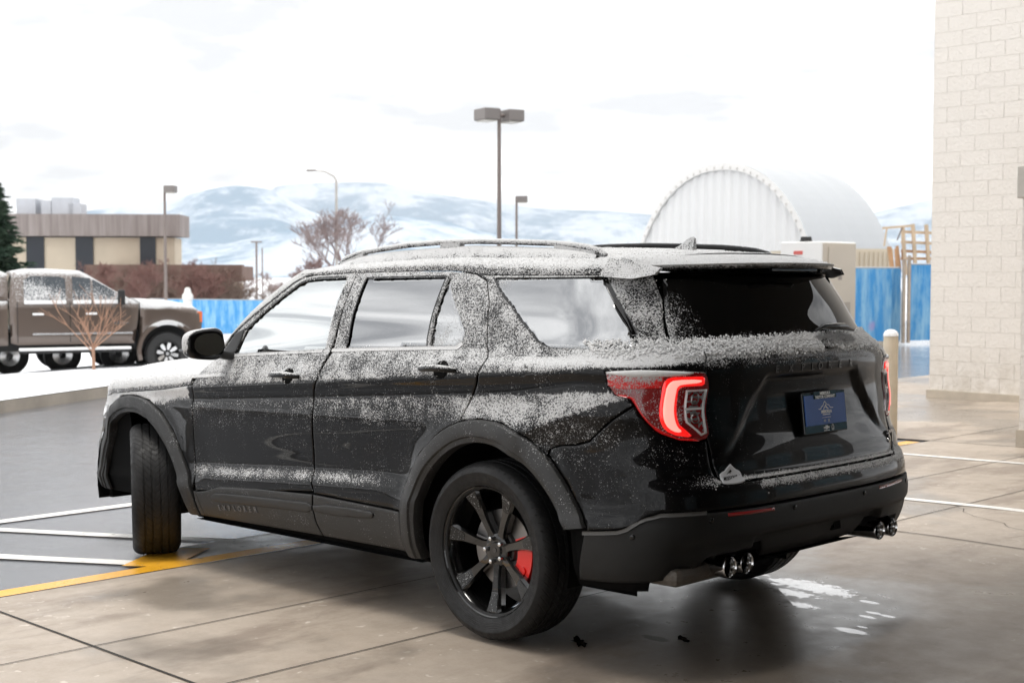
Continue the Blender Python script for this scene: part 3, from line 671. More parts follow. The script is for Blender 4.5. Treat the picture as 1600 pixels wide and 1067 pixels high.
bot = [(-0.545, 0.342), (-0.847, 0.361), (-1.059, 0.377), (-1.135, 0.444), (-1.455, 0.460), (-1.495, 0.368), (-1.663, 0.360)]
BL = [(tl(a), b) for a, b in blo] + [(-tl(a), b) for a, b in blo[::-1]] + [(-tl(a), b) for a, b in bot] + [(tl(a), b) for a, b in bot[::-1]]
def lowoff(t, z):
    a = np.abs(t); return .004 - .030 * sst(.44, .40, a) * sst(.52, .49, z) - .02 * sst(.53, .50, z) * sst(.9, .75, a)
M['clad_dark'] = varied('bumper_plastic', (.010, .0098, .0095), .15, 20, .52, .25, 900, spec=.3)
bump_lo = panel('bumper_cladding', BL, M['clad_dark'], bump_up, surf=SRt, off=lowoff, depth=.03, grid=.02, snow=True, cover=lambda P_, N_: np.full(len(P_), .015))
strip('bumper_ledge', [(tl(a), b) for a, b in [(-0.586, 0.540), (-0.682, 0.552), (-0.737, 0.560), (-0.774, 0.574), (-0.836, 0.615), (-0.893, 0.632), (-0.986, 0.634), (-1.076, 0.635)]], .014, M['ledge'], bump_up, off=.013, surf=SRt, snow=False)
for sg in (1, -1):
    panel('reflector', [(sg * .625, .625), (sg * .363, .621), (sg * .358, .608), (sg * .619, .612)], M['reflector'], bump_up, surf=SRt, off=.007, depth=.006, gap=0, roll=.001, snow=False)
    for tt, zz_ in ((1.012, .546), (.701, .605), (.23, .606)):
        c = [(sg * tt + .011 * math.cos(k * math.pi / 6), zz_ + .011 * math.sin(k * math.pi / 6)) for k in range(12)]
        panel('parking_sensor', c, M['gloss'], bump_up, surf=SRt, off=.008, depth=.006, gap=0, roll=.001, snow=False, grid=.02)
# exhausts
for ye in (.612, .501, -.501, -.612):
    mb = MB(); xe, ze = -1.035, .404
    mb.lathe([(.030, .26), (.040, .22), (.041, .01), (.043, 0), (.041, -.004), (.036, .004), (.035, .06), (.034, .16)], 32, 'x', (0, 0, 0))
    o = mb.build('exhaust_tip', M['chrome'], suv, autos=40); o.location = (xe, ye, ze)
    mb = MB(); mb.tube((.10, 0, 0), (.12, 0, 0), .036, n=24); mb.build('pipe_bore', M['inner'], o)
mb = MB(); mb.box((-.97, .36, .345), (-.62, .86, .42), bev=.03); mb.build('muffler', varied('dull_steel', (.10, .085, .07), .2, 4, .6, .2), suv)
mb = MB(); mb.box((-1.035, -.185, .455), (-1.0, -.115, .545)); mb.box((-1.04, -.175, .465), (-1.03, -.125, .535)); mb.build('tow_receiver', M['inner'], suv)

# spoiler
def spx(y): return -.955 + .29 * (np.abs(y) / .66) ** 2.6
mbv = []; nu, nv = 49, 12
for i in range(nu):
    y = -.675 + 1.35 * i / (nu - 1); a = abs(y) / .675
    x0 = -.55; x1 = float(spx(y)); z0 = float(roofS(np.array([-.93 if False else -.60]), np.array([0.]))[0, 2]) * 0
    zr = float(Hroof(np.array([-.55]))[0]) - .030 * a ** 3 - .0 ; zt = 1.608 - .006 * a * a
    for j in range(nv):
        v = j / (nv - 1); x = x0 + (x1 - x0) * v; z = zr + (zt - zr) * (v ** 1.15) + .006 * math.sin(math.pi * v)
        mbv.append((x, y, z))
F = [(i * nv + j, i * nv + j + 1, (i + 1) * nv + j + 1, (i + 1) * nv + j) for i in range(nu - 1) for j in range(nv - 1)]
P0 = np.array(mbv); Plow = P0.copy(); tt_ = (np.arange(len(P0)) % nv) / (nv - 1); Plow[:, 2] -= .022 + .03 * (1 - tt_); Plow[:, 0] += .012 * tt_
n_ = len(P0); FF = list(F) + [tuple(n_ + k for k in f[::-1]) for f in F]
rim = [i * nv + nv - 1 for i in range(nu)]
FF += [(rim[i], rim[i] + n_, rim[i + 1] + n_, rim[i + 1]) for i in range(nu - 1)]
for base in (0, (nu - 1) * nv): FF += [(base + j, base + j + 1, base + j + 1 + n_, base + j + n_) for j in range(nv - 1)]
cov = np.r_[np.full(n_, .95), np.zeros(n_)]
spo = mk('rear_spoiler', np.vstack([P0, Plow]), FF, M['paint'], suv, False, attr=cov)
bmm = bmesh.new(); bmm.from_mesh(spo.data); bmesh.ops.recalc_face_normals(bmm, faces=bmm.faces[:])
for f in bmm.faces: f.smooth = True
for e in bmm.edges:
    if len(e.link_faces) == 2 and e.calc_face_angle(0) > R_(40): e.smooth = False
bmm.to_mesh(spo.data); bmm.free()
PANS.append((P0, np.tile([0, 0, 1.], (n_, 1)), np.full(n_, .8)))
mb = MB(); mb.box((-.945, -.165, 1.572), (-.925, .165, 1.584), bev=.003); mb.build('brake_light', M['dchrome'], spo)
# spoiler side fin
for sg in (1, -1):
    P5 = [(-.50, .695, 1.640), (-.64, .686, 1.614), (-.75, .668, 1.588), (-.745, .700, 1.563), (-.66, .740, 1.548), (-.50, .762, 1.562)]
    v = [(a, sg * b, c) for a, b, c in P5] + [(a, sg * (b - .02), c) for a, b, c in P5]
    f = [tuple(range(6)), tuple(range(11, 5, -1))] + [(i, (i + 1) % 6, 6 + (i + 1) % 6, 6 + i) for i in range(6)]
    mb = MB(); mb.add(v, f); o = mb.build('spoiler_fin', M['paint'], spo); at_ = o.data.attributes.new('snow', 'FLOAT', 'POINT'); at_.data.foreach_set('value', np.full(len(o.data.vertices), .7 if sg > 0 else 0, np.float32))

# inner black shell behind all panels, wheel liners, floor
def shell(surf, a0, a1, z0, z1, off, nA, nZ, arches=False):
    aa, zz_ = np.meshgrid(np.linspace(a0, a1, nA), np.linspace(z0, z1, nZ), indexing='ij'); P_ = surf(aa, zz_) - nrm_of(surf, aa, zz_) * off
    F = []
    for i in range(nA - 1):
        for j in range(nZ - 1):
            a = (aa[i, j] + aa[i + 1, j]) / 2; z = (zz_[i, j] + zz_[i, j + 1]) / 2
            if arches and ((a - 0) ** 2 / .53 ** 2 + (z - .40) ** 2 / .51 ** 2 < 1 or (a - 3.0) ** 2 / .53 ** 2 + (z - .40) ** 2 / .51 ** 2 < 1): continue
            F.append((i * nZ + j, i * nZ + j + 1, (i + 1) * nZ + j + 1, (i + 1) * nZ + j))
    return P_.reshape(-1, 3), F
mb = MB(); v, f = shell(S, -.9, 3.3, .30, 1.02, .022, 200, 46, True); mb.add(v, f); mb.add([(a, -b, c) for a, b, c in v], f)
v, f = shell(S, -.9, 2.0, 1.0, 1.22, .022, 140, 10); mb.add(v, f); mb.add([(a, -b, c) for a, b, c in v], f)
v, f = shell(S, -.9, 1.6, 1.2, 1.62, .028, 120, 18); mb.add(v, f); mb.add([(a, -b, c) for a, b, c in v], f)
v, f = shell(SRt, -1.35, 1.35, .42, 1.60, .05, 90, 50); mb.add(v, f)
v, f = shell(SFt, -1.5, 1.5, .34, .98, .03, 60, 20); mb.add(v, f)
for xc in (0., 3.025):
    for sg in (1, -1):
        mb.add([(xc + .50 * math.cos(t), sg * yy, .42 + .49 * math.sin(t)) for yy in (.965, .55) for t in np.linspace(-.25, math.pi + .25, 25)], [(i, i + 1, 26 + i, 25 + i) for i in range(24)])
        mb.add([(xc + .5, sg * .55, .2), (xc - .5, sg * .55, .2), (xc - .5, sg * .55, .95), (xc + .5, sg * .55, .95)], [(0, 1, 2, 3)])
mb.add([(2.48, -.9, .27), (2.48, .9, .27), (.50, .9, .27), (.50, -.9, .27)], [(0, 1, 2, 3)])
mb.add([(3.9, -.55, .27), (3.9, .55, .27), (-.55, .5, .30), (-.55, -.5, .30)], [(0, 1, 2, 3)]); mb.add([(-.55, .5, .30), (-.55, -.5, .30), (-1.0, -.4, .39), (-1.0, .4, .39)], [(0, 1, 2, 3)])
mb.add([(3.50, -.80, .31), (3.50, .80, .31), (3.72, .70, .31), (3.72, -.70, .31)], [(0, 1, 2, 3)])
mb.box((3.46, -.90, .30), (3.50, .90, .93)); mb.box((.4, -.45, .22), (3.2, .45, .30)); mb.box((.6, -.55, .23), (1.1, .2, .29)); mb.box((1.75, .62, .255), (2.0, .8, .31))
mb.build('underbody', M['inner'], suv, fixn=False)
ll = MB()
for t_ in np.linspace(2.9, 3.5, 2): pass

# front fascia
panel('front_bumper', [(-.9 * LF, .36), (.9 * LF, .36), (.88 * LF, .62), (.6 * LF, .66), (-.6 * LF, .66), (-.88 * LF, .62)], M['clad'], suv, surf=SFt, grid=.05, snow=False, off=.004)
gr = panel('grille', [(-.58 * LF, .67), (.58 * LF, .67), (.6 * LF, .88), (-.6 * LF, .88)], M['gloss'], suv, surf=SFt, grid=.05, snow=False, off=.002)
for sg in (1, -1): panel('headlamp', [(sg * .64 * LF, .78), (sg * .86 * LF, .80), (sg * .90 * LF, .885), (sg * .65 * LF, .875)], M['lens'], suv, surf=SFt, grid=.04, snow=False, off=.003)

# roof rails
for sg in (1, -1):
    mb = MB(); X = [1.46, 1.40, 1.30, 1.24, .9, .665, .4, .18, -.10, -.22, -.30, -.37, -.41]
    Z = [1.675, 1.703, 1.724, 1.732, 1.752, 1.755, 1.749, 1.737, 1.718, 1.705, 1.693, 1.674, 1.655]
    pts = [(x, .615, z) for x, z in zip(X, Z)]; mb.path(pts, [.014] + [.019] * 11 + [.012], n=10, flat=.75)
    for xa, xb in ((1.24, 1.44), (.50, .64), (-.36, -.12)):
        za, zb_ = np.interp([xa, xb], X[::-1], Z[::-1]); v = []
        for y in (.600, .632): v += [(xa, y, za - .004), (xb, y, zb_ - .004), (xb + .0, y, zb_ - .055), (xa - .0, y, za - .055)]
        mb.add(v, [(0, 1, 2, 3), (7, 6, 5, 4), (0, 4, 5, 1), (1, 5, 6, 2), (2, 6, 7, 3), (3, 7, 4, 0)])
    n9 = 40; xa_ = np.linspace(1.44, -.39, n9); v = []
    for x in xa_:
        zt_ = float(np.interp(x, X[::-1], Z[::-1])); yb_ = .640; zb9 = float(Hroof(np.array([x]))[0]) - .030
        v += [(x, .628, min(zt_ - .020, zb9 + .035)), (x, yb_ + .012, zb9 + .004), (x, yb_ + .03, zb9 - .03), (x, .60, zb9 - .03), (x, .60, min(zt_ - .020, zb9 + .035))]
    mb.add(v, [(5 * i + j, 5 * i + (j + 1) % 5, 5 * i + 5 + (j + 1) % 5, 5 * i + 5 + j) for i in range(n9 - 1) for j in range(5)])
    o = mb.build('roof_rail', M['paint'], suv, autos=50)
    if sg < 0: o.scale = (1, -1, 1)
    P_ = np.array([v.co[:] for v in o.data.vertices]); N_ = np.array([v.normal[:] for v in o.data.vertices])
    a_ = o.data.attributes.new('snow', 'FLOAT', 'POINT'); a_.data.foreach_set('value', np.clip(.66 + N_[:, 2] * .3, 0, .95).astype(np.float32) if sg > 0 else np.clip(N_[:, 2] - .6, 0, .5).astype(np.float32))
mb = MB()   # antenna fin
prof = [(.02, 0), (-.13, .0), (-.135, .055), (-.125, .064), (-.105, .060), (-.05, .028)]
vs_ = [(a, .0 + s_ * (.016 if k < 2 else .007), b) for s_ in (1, -1) for k, (a, b) in enumerate(prof)]
n_ = len(prof); mb.add(vs_, [tuple(range(n_)), tuple(range(2 * n_ - 1, n_ - 1, -1))] + [(i, (i + 1) % n_, n_ + (i + 1) % n_, n_ + i) for i in range(n_)])
fin = mb.build('antenna', M['paint'], suv, loc=(-.27, 0, 1.680)); a_ = fin.data.attributes.new('snow', 'FLOAT', 'POINT'); a_.data.foreach_set('value', np.full(len(fin.data.vertices), .6, np.float32))

# door handles
for s0, z0, par in ((1.47, 1.112, fdoor), (.285, 1.172, rdoor)):
    B = S(np.array([s0]), np.array([z0]))[0]
    mb = MB()
    pts = [(s0 + .125, z0 - .006), (s0 + .10, z0), (s0 + .03, z0 + .004), (s0 - .05, z0 + .004), (s0 - .10, z0), (s0 - .12, z0 - .004)]
    W3 = [S(np.array([a]), np.array([b]))[0] + np.array([0, o_, 0]) for (a, b), o_ in zip(pts, (.004, .028, .040, .040, .030, .004))]
    mb.path([(float(p[0]), float(p[1]), float(b)) for p, (a, b) in zip(W3, pts)], [.010, .015, .016, .016, .015, .010], n=12, flat=1.0)
    o = mb.build('door_handle', M['paint'], par, autos=60); a_ = o.data.attributes.new('snow', 'FLOAT', 'POINT')
    nz_ = np.array([v.normal[2] for v in o.data.vertices]); a_.data.foreach_set('value', np.clip(nz_ * .9, .02, .8).astype(np.float32))
    cup = [(s0 - .012 + .052 * math.cos(t), z0 - .004 + .040 * math.sin(t)) for t in np.linspace(0, 2 * math.pi, 25)[:-1]]
    panel('handle_cup', cup, M['inner'], par, off=.0015, depth=.003, gap=0, roll=.001, snow=False, grid=.02)

# mirror
mir = empty('side_mirror', (0, 0, 0)); mir.parent = suv
bm = bmesh.new(); bmesh.ops.create_uvsphere(bm, u_segments=40, v_segments=28, radius=1)
for v in bm.verts:
    x, y, z = v.co
    k = lambda a, e: math.copysign(abs(a) ** e, a)
    x, y, z = k(x, .75), k(y, .55), k(z, .6)
    if x < 0: x *= .42
    yy = y * .118; zz_ = z * .083 * (1 - .12 * y); v.co = (x * .085, yy, zz_)
me = bpy.data.meshes.new('mirror_housing'); bm.to_mesh(me); bm.free(); me.polygons.foreach_set('use_smooth', [True] * len(me.polygons)); me.materials.append(M['paint'])
mh = bpy.data.objects.new('mirror_housing', me); COL.objects.link(mh); mh.parent = mir; mh.location = (2.02, 1.095, 1.268); mh.rotation_euler = (0, 0, R_(6))
a_ = me.attributes.new('snow', 'FLOAT', 'POINT'); a_.data.foreach_set('value', np.array([max(0, min(.95, v.normal[2] * 1.1 + v.normal[0] * 1.2 + v.normal[1] * .7)) for v in me.vertices], np.float32))
mb = MB(); mb.add([(-.040, y, z) for y, z in chaikin([(-.095, -.058), (.098, -.052), (.092, .055), (-.09, .066)], 2)], [tuple(range(16))]); mg = mb.build('mirror_glass', mat('mirror', (.75, .8, .8), .02, metal=1), mir); mg.location = (2.02, 1.095, 1.262); mg.rotation_euler = (0, R_(4), R_(6))
mb = MB(); mb.add([(0, y, z) for y, z in chaikin([(-.108, -.070), (.110, -.064), (.106, .068), (-.10, .078)], 2)], [tuple(range(16))]); o = mb.build('mirror_bezel', M['gloss'], mir); o.location = (1.985, 1.092, 1.265); o.rotation_euler = (0, R_(4), R_(6))
mb = MB(); mb.box((-.03, -.055, -.03), (.05, .055, .012), bev=.012); o = mb.build('mirror_arm', M['clad'], mir); o.location = (2.045, .965, 1.215); o.rotation_euler = (R_(12), 0, 0)
mb = MB(); mb.box((-.03, -.08, -.006), (.03, .08, .006), bev=.004); o = mb.build('turn_signal', M['dchrome'], mir); o.location = (2.063, 1.13, 1.238)

# --- wheels
def make_wheel(parent, name='wheel'):
    w_ = empty(name, (0, 0, 0)); w_.parent = parent
    mb = MB(); pr = [(.284, .108), (.288, .116), (.300, .124), (.318, .131), (.332, .1335), (.336, .136), (.345, .137), (.352, .134), (.364, .128), (.374, .119), (.381, .108), (.3855, .092)]
    outp = list(pr)
    for yc in (.066, .024, -.024, -.066):
        outp += [(.3885, yc + .009), (.3885, yc + .0055), (.381, yc + .0045), (.381, yc - .0045), (.3885, yc - .0055)]
    outp += [(r, -h) for r, h in pr[::-1]]; outp += [(.27, -.10), (.27, .10)]
    mb.lathe(outp, 120, 'y', close=True); ty = mb.build('tyre', None, w_, autos=28); ty.data.materials.append(M['tread'])
    mb = MB()   # barrel, lip
    mb.lathe([(.272, .098), (.284, .110), (.2865, .1085), (.283, .100), (.270, .094), (.262, .080), (.256, .02), (.252, -.06), (.262, -.11), (.268, -.115), (.262, -.06)], 96, 'y', close=False)
    mb.build('rim', M['rim'], w_, autos=35)
    # spokes
    for k in range(7):
        a = R_(14 + k * 360 / 7)
        def pos(r, tw, y): # radial r, tangential tw ; image-right is -x
            cx, cz = math.cos(a), math.sin(a); return (-(r * cx - tw * cz), y, r * cz + tw * cx)
        rows = [(.050, .030, .056), (.085, .020, .060), (.13, .0205, .066), (.17, .025, .070), (.195, .029, .073), (.235, .038, .084), (.262, .046, .092), (.276, .048, .090)]
        v = []; f = []
        for r, hw, y in rows: v += [pos(r, hw, y - .012), pos(r, hw * .72, y), pos(r, -hw * .72, y), pos(r, -hw, y - .012), pos(r, -hw * .8, y - .045), pos(r, hw * .8, y - .045)]
        K = len(rows)
        for i in range(K - 1):
            for j in range(6): f.append((i * 6 + j, i * 6 + (j + 1) % 6, (i + 1) * 6 + (j + 1) % 6, (i + 1) * 6 + j))
        f += [(0, 1, 2, 3, 4, 5), tuple((K - 1) * 6 + j for j in (5, 4, 3, 2, 1, 0))]
        mb = MB(); mb.add(v, f); sp = mb.build('spoke', M['rim'], w_, autos=30)
        mb = MB(); v = [pos(r, t_, y + .0015) for r, t_, y in ((.190, .013, .0725), (.190, -.013, .0725), (.225, -.023, .082), (.262, -.031, .092), (.262, .031, .092), (.225, .023, .082))]
        mb.add(v, [(0, 1, 2, 3, 4, 5)]); o = mb.build('spoke_pocket', M['rim_snow'], sp); a_ = o.data.attributes.new('snow', 'FLOAT', 'POINT'); a_.data.foreach_set('value', np.full(6, .17, np.float32))
    mb = MB(); mb.lathe([(.001, .064), (.030, .064), (.034, .060), (.036, .056), (.062, .058), (.070, .054), (.074, .02)], 48, 'y'); mb.build('hub', M['rim'], w_, autos=35)
    mb = MB(); mb.lathe([(.001, .0665), (.011, .0665), (.012, .064)], 20, 'y'); o = mb.build('centre_cap', M['dchrome'], w_)
    for k in range(5):
        a = R_(90 + 18 + 72 * k); mb = MB(); c = (-.052 * math.cos(a), 0, .052 * math.sin(a))
        mb.lathe([(.0115, .058), (.0115, .068), (.009, .078), (.001, .080)], 12, 'y', c); mb.build('wheel_nut', M['chrome'], w_, smooth=False, autos=40)
    mb = MB(); mb.lathe([(.172, .000), (.172, .014), (.09, .014), (.085, .03), (.03, .03)], 60, 'y'); mb.build('brake_disc', M['disc'], w_, autos=35)
    return w_
M['tread'] = mat('tyre_tread', (.01, .01, .01), .6, spec=.3); mt_ = M['tread']
oc = node(mt_, 'ShaderNodeTexCoord').outputs['Object']; sx = node(mt_, 'ShaderNodeSeparateXYZ', {0: oc}).outputs
ang = mathn(mt_, 'ARCTAN2', sx[2], sx[0]); rad = mathn(mt_, 'SQRT', mathn(mt_, 'ADD', mathn(mt_, 'MULTIPLY', sx[0], sx[0]), mathn(mt_, 'MULTIPLY', sx[2], sx[2])))
sl = mathn(mt_, 'ADD', mathn(mt_, 'MULTIPLY', ang, 66 / (2 * math.pi)), mathn(mt_, 'MULTIPLY', mathn(mt_, 'ABSOLUTE', sx[1]), 26.0))
fr = mathn(mt_, 'ABSOLUTE', mathn(mt_, 'SUBTRACT', mathn(mt_, 'FRACT', sl), .5)); gro = maprange(mt_, fr, .04, .09)
gro = mathn(mt_, 'MAXIMUM', gro, maprange(mt_, rad, .372, .366))
ringn = mathn(mt_, 'MULTIPLY', mathn(mt_, 'SINE', mathn(mt_, 'MULTIPLY', rad, 900.0)), mathn(mt_, 'MULTIPLY', maprange(mt_, rad, .335, .33), .10))
hh = mathn(mt_, 'ADD', mathn(mt_, 'MULTIPLY', gro, 1.0), ringn)
hh = mathn(mt_, 'ADD', hh, mathn(mt_, 'MULTIPLY', noise(mt_, oc, 60, 4), .25))
lk(mt_, bump(mt_, hh, .8, .004), bsdf(mt_).inputs['Normal'])
dn = maprange(mt_, noise(mt_, oc, 9, 5, .7), .35, .75, 0, .5)
lk(mt_, mixc(mt_, dn, (.008, .008, .0085), (.026, .025, .024)), bsdf(mt_).inputs['Base Color'])
lk(mt_, maprange(mt_, noise(mt_, oc, 35, 4, .6), .35, .65, .42, .68), bsdf(mt_).inputs['Roughness'])
wl = make_wheel(suv)
def caliper(par, sx_=-1):
    mb = MB(); 
    for z0, z1 in ((.015, .085), (-.085, -.015)):
        pass
    pts = [(.118 * math.cos(t), .118 * math.sin(t)) for t in np.linspace(-.62, .62, 12)] + [(.205 * math.cos(t), .205 * math.sin(t)) for t in np.linspace(.55, -.55, 12)]
    mb.prism([(sx_ * a, b) for a, b in pts], -.03, .040, fr=lambda a, b, h: (a, h, b)); o = mb.build('brake_caliper', M['caliper'], par, autos=40); o.rotation_euler = (0, R_(-8), 0)
    for t in (-.33, .33):
        mb = MB(); mb.tube((sx_ * .165 * math.cos(t), .038, .165 * math.sin(t)), (sx_ * .165 * math.cos(t), .046, .165 * math.sin(t)), .018, n=16)
        mb.build('caliper_boss', M['caliper'], o)
    return o
def put_wheel(w_, x, y, steer, flip=False):
    w_.location = (x, y, .389); w_.rotation_euler = (0, 0, steer + (math.pi if flip else 0))
def wheel_copy(src):
    c = src.copy(); COL.objects.link(c)
    for ch in [k for k in bpy.data.objects if k.parent is src]:
        d_ = ch.copy(); COL.objects.link(d_); d_.parent = c
        for g in [k for k in bpy.data.objects if k.parent is ch]:
            e_ = g.copy(); COL.objects.link(e_); e_.parent = d_
    return c
caliper(wl)
wf = wheel_copy(wl); wr2 = wheel_copy(wl); wf2 = wheel_copy(wl)
put_wheel(wl, 0, .845, 0); put_wheel(wr2, 0, -.845, 0, True); put_wheel(wf, 3.025, .85, R_(-28)); put_wheel(wf2, 3.025, -.85, R_(-28), True)

# letters, badges, plate
def text(name, s, size, mt, parent, M4, ext=.0015, bold=0.0, spacing=1.0):
    cu = bpy.data.curves.new(name, 'FONT'); cu.body = s; cu.size = size; cu.extrude = ext; cu.align_x = 'CENTER'; cu.align_y = 'CENTER'; cu.offset = bold; cu.space_character = spacing; cu.space_line = .9
    cu.resolution_u = 3
    tmp = bpy.data.objects.new(name, cu); COL.objects.link(tmp); bpy.context.view_layer.update()
    me = bpy.data.meshes.new_from_object(tmp.evaluated_get(bpy.context.evaluated_depsgraph_get())); me.name = name
    bpy.data.objects.remove(tmp); me.materials.clear(); me.materials.append(mt)
    o = bpy.data.objects.new(name, me); COL.objects.link(o); me.transform(M4)
    if parent is not None: o.parent = parent
    return o
def frame(p, xdir, ydir):
    x_ = Vector(xdir).normalized(); y_ = Vector(ydir); y_ = (y_ - x_ * y_.dot(x_)).normalized(); z_ = x_.cross(y_)
    m_ = Matrix.Identity(4)
    for i in range(3): m_[i][0] = x_[i]; m_[i][1] = y_[i]; m_[i][2] = z_[i]; m_[i][3] = p[i]
    return m_
M['letter'] = mat('letter_grey', (.12, .12, .12), .3)
def wedge_text(word, s0, ds, z0, slope, size, surf, mt, parent, off, sgn=-1):
    for i, ch in enumerate(word):
        s_ = s0 + ds * i; z_ = z0 + slope * i; p = surf(np.array([s_]), np.array([z_]))[0]; n_ = nrm_of(surf, np.array([s_]), np.array([z_]))[0]
        q = surf(np.array([s_ + math.copysign(.01, ds)]), np.array([z_ + slope * .01 / abs(ds)]))[0]
        text('letter', ch, size, mt, parent, frame(p + n_ * off, q - p, np.cross(n_, q - p)), bold=size * .02)
# side sill lettering reads towards the rear
wedge_text('EXPLORER', 2.135, -.0515, .373, .0035, .043, S, M['letter'], c1, .008)
wedge_text('EXPLORER', .33, -.094, 1.168, 0, .044, SRt, M['paint_clean'], tgate, .0012)
pl = empty('licence_plate', (-1.046, -.040, .972), (0, R_(5), 0)); pl.parent = tgate
mb = MB(); mb.box((-.012, -.162, -.088), (.004, .162, .088), bev=.004); mb.build('plate_frame', M['gloss'], pl)
mb = MB(); mb.box((-.0155, -.152, -.052), (-.010, .152, .075)); mb.build('plate_insert', M['blue'], pl)
mb = MB(); mb.box((-.0175, -.085, .058), (-.011, .085, .088)); mb.build('frame_tab', M['gloss'], pl)
fr_p = lambda y, z, x=-.018: frame((x, y, z), (0, -1, 0), (0, 0, 1))
text('plate_letters', 'MISSOULA', .0165, M['white'], pl, fr_p(0, .079), .0006, .0008)
text('plate_letters', 'MOTOR COMPANY', .0165, M['white'], pl, fr_p(0, .064), .0006, .0008)
def ribbon(name, pts, wd, mt, parent, x, M4=None):
    mb = MB(); p = np.array(pts, float)
    for a, b in zip(p[:-1], p[1:]):
        d_ = (b - a) / np.hypot(*(b - a)); n_ = np.array([-d_[1], d_[0]]) * wd / 2; a2 = a - d_ * wd * .3; b2 = b + d_ * wd * .3
        q = [a2 + n_, b2 + n_, b2 - n_, a2 - n_]; mb.add([(x, u_, v_) for u_, v_ in q] + [(x + .001, u_, v_) for u_, v_ in q], [(0, 1, 2, 3), (7, 6, 5, 4), (0, 4, 5, 1), (1, 5, 6, 2), (2, 6, 7, 3), (3, 7, 4, 0)])
    return mb.build(name, mt, parent)
ribbon('mountain_logo', [(.052, .014), (.040, .013), (.030, .024), (.022, .025), (.012, .038), (.004, .045), (-.004, .036), (-.012, .030), (-.024, .028), (-.034, .017), (-.054, .015)], .0035, M['white'], pl, -.0165)
ribbon('mountain_logo', [(.018, .012), (.006, .022), (.0, .030), (-.006, .020), (-.018, .013), (.0, .019)], .004, M['white'], pl, -.0165)
text('plate_letters', 'MISSOULA', .017, M['white'], pl, fr_p(-.002, .001, -.0165), .0006, .0010)
mb = MB(); mb.box((-.0165, -.030, -.013), (-.0155, .026, -.009)); mb.box((-.0165, -.034, -.024), (-.0155, .032, -.0225)); mb.build('plate_rule', M['white'], pl)
mb = MB(); mb.box((-.0165, .006, -.042), (-.0155, .022, -.032)); mb.box((-.0165, -.022, -.044), (-.0155, -.010, -.031)); mb.build('plate_mark', mat('pale_ink', (.35, .4, .5), .5), pl)
mb = MB(); mb.add([(-.0135, a, b) for a, b in [(.026, -.064), (.022, -.070), (.010, -.070), (.010, -.073), (-.006, -.073), (-.006, -.070), (-.022, -.070), (-.018, -.062), (-.008, -.062), (-.008, -.058), (.010, -.058), (.010, -.062)]][::1], [tuple(range(12))])
mb.box((-.0135, -.020, -.080), (-.0125, .022, -.0775)); mb.build('plate_emblem', M['white'], pl)
mb = MB()
for k in range(24):
    t0_, t1_ = 2 * math.pi * k / 24, 2 * math.pi * (k + 1) / 24
    for r0_, r1_ in ((.0115, .0095), (.007, .005)):
        mb.add([(-.0135, -.045 + r * math.cos(t) * .9, -.068 + r * 1.15 * math.sin(t)) for r, t in ((r0_, t0_), (r0_, t1_), (r1_, t1_), (r1_, t0_))], [(0, 1, 2, 3)])
mb.build('plate_emblem', M['white'], pl)
# dealer sticker, ST badge, oval badge, wiper
def rpos(t, z, off=.0): p = SRt(np.array([t]), np.array([z]))[0]; n_ = nrm_of(SRt, np.array([t]), np.array([z]))[0]; return p + n_ * off, n_
stk = [(0.626, 0.738), (0.62, 0.771), (0.607, 0.779), (0.593, 0.784), (0.579, 0.796), (0.563, 0.808), (0.547, 0.796), (0.533, 0.786), (0.514, 0.778), (0.505, 0.768), (0.507, 0.738), (0.533, 0.733), (0.565, 0.732), (0.603, 0.733)]
st = panel('dealer_sticker', [(a, b) for a, b in stk], mat('sticker_silver', (.62, .63, .65), .35), tgate, surf=SRt, off=.004, depth=.003, gap=0, roll=.0005, snow=False, grid=.03)
p, n_ = rpos(.565, .752, .0055); text('sticker_letters', 'MISSOULA', .021, M['gloss'], st, frame(p, (0, -1, 0), (0, 0, 1)), .0005, .0008, 1.15)
p, n_ = rpos(.565, .776, .0055); mb = MB(); mb.add([tuple(p + np.array([0, a, b])) for a, b in [(.028, -.008), (.010, .004), (0, .012), (-.010, .003), (-.028, -.008), (-.006, -.002), (0, -.007), (.007, -.001)]], [tuple(range(8))]); mb.build('sticker_peak', M['gloss'], st)
p, n_ = rpos(-.63, .815, .003); sb = text('model_badge', 'ST', .075, M['chrome'], tgate, frame(p, np.cross((0, 0, 1), n_), (.0, 0, 1)), .004, .002)
c = [(-.18 + .058 * math.cos(t), 1.258 + .022 * math.sin(t)) for t in np.linspace(0, 2 * math.pi, 29)[:-1]]
panel('oval_badge', c, M['paint'], tgate, surf=SRt, off=.012, depth=.014, gap=0, roll=.003, grid=.012, cover=lambda P_, N_: np.full(len(P_), .45), collect=False, holes=[])
mb = MB(); wa, _ = rpos(-.46, 1.296, .03); wb, _ = rpos(-.26, 1.318, .03); wc, _ = rpos(-.08, 1.304, .025)
mb.path([tuple(wa), tuple((wa + wb) / 2 + np.array([-.005, 0, .008])), tuple(wb), tuple((wb + wc) / 2 + np.array([0, 0, .01])), tuple(wc)], [.010, .020, .020, .012, .006], n=10, flat=.8)
mb.build('rear_wiper', M['gloss'], tgate, autos=50)
# right-hand copies
for o in (fdoor, rdoor, fender, quarter, qg, c1 and None, ar, af, lampL, apo, mir, under):
    if o is None: continue
    m_ = mirrored(o, suv)
    if 'label' in m_ and 'left' in str(m_['label']): m_['label'] = 'right tail lamp'
for o in [k for k in bpy.data.objects if k.parent and k.parent.scale[1] < 0 and k.name.startswith('letter')]:
    bpy.data.objects.remove(o)

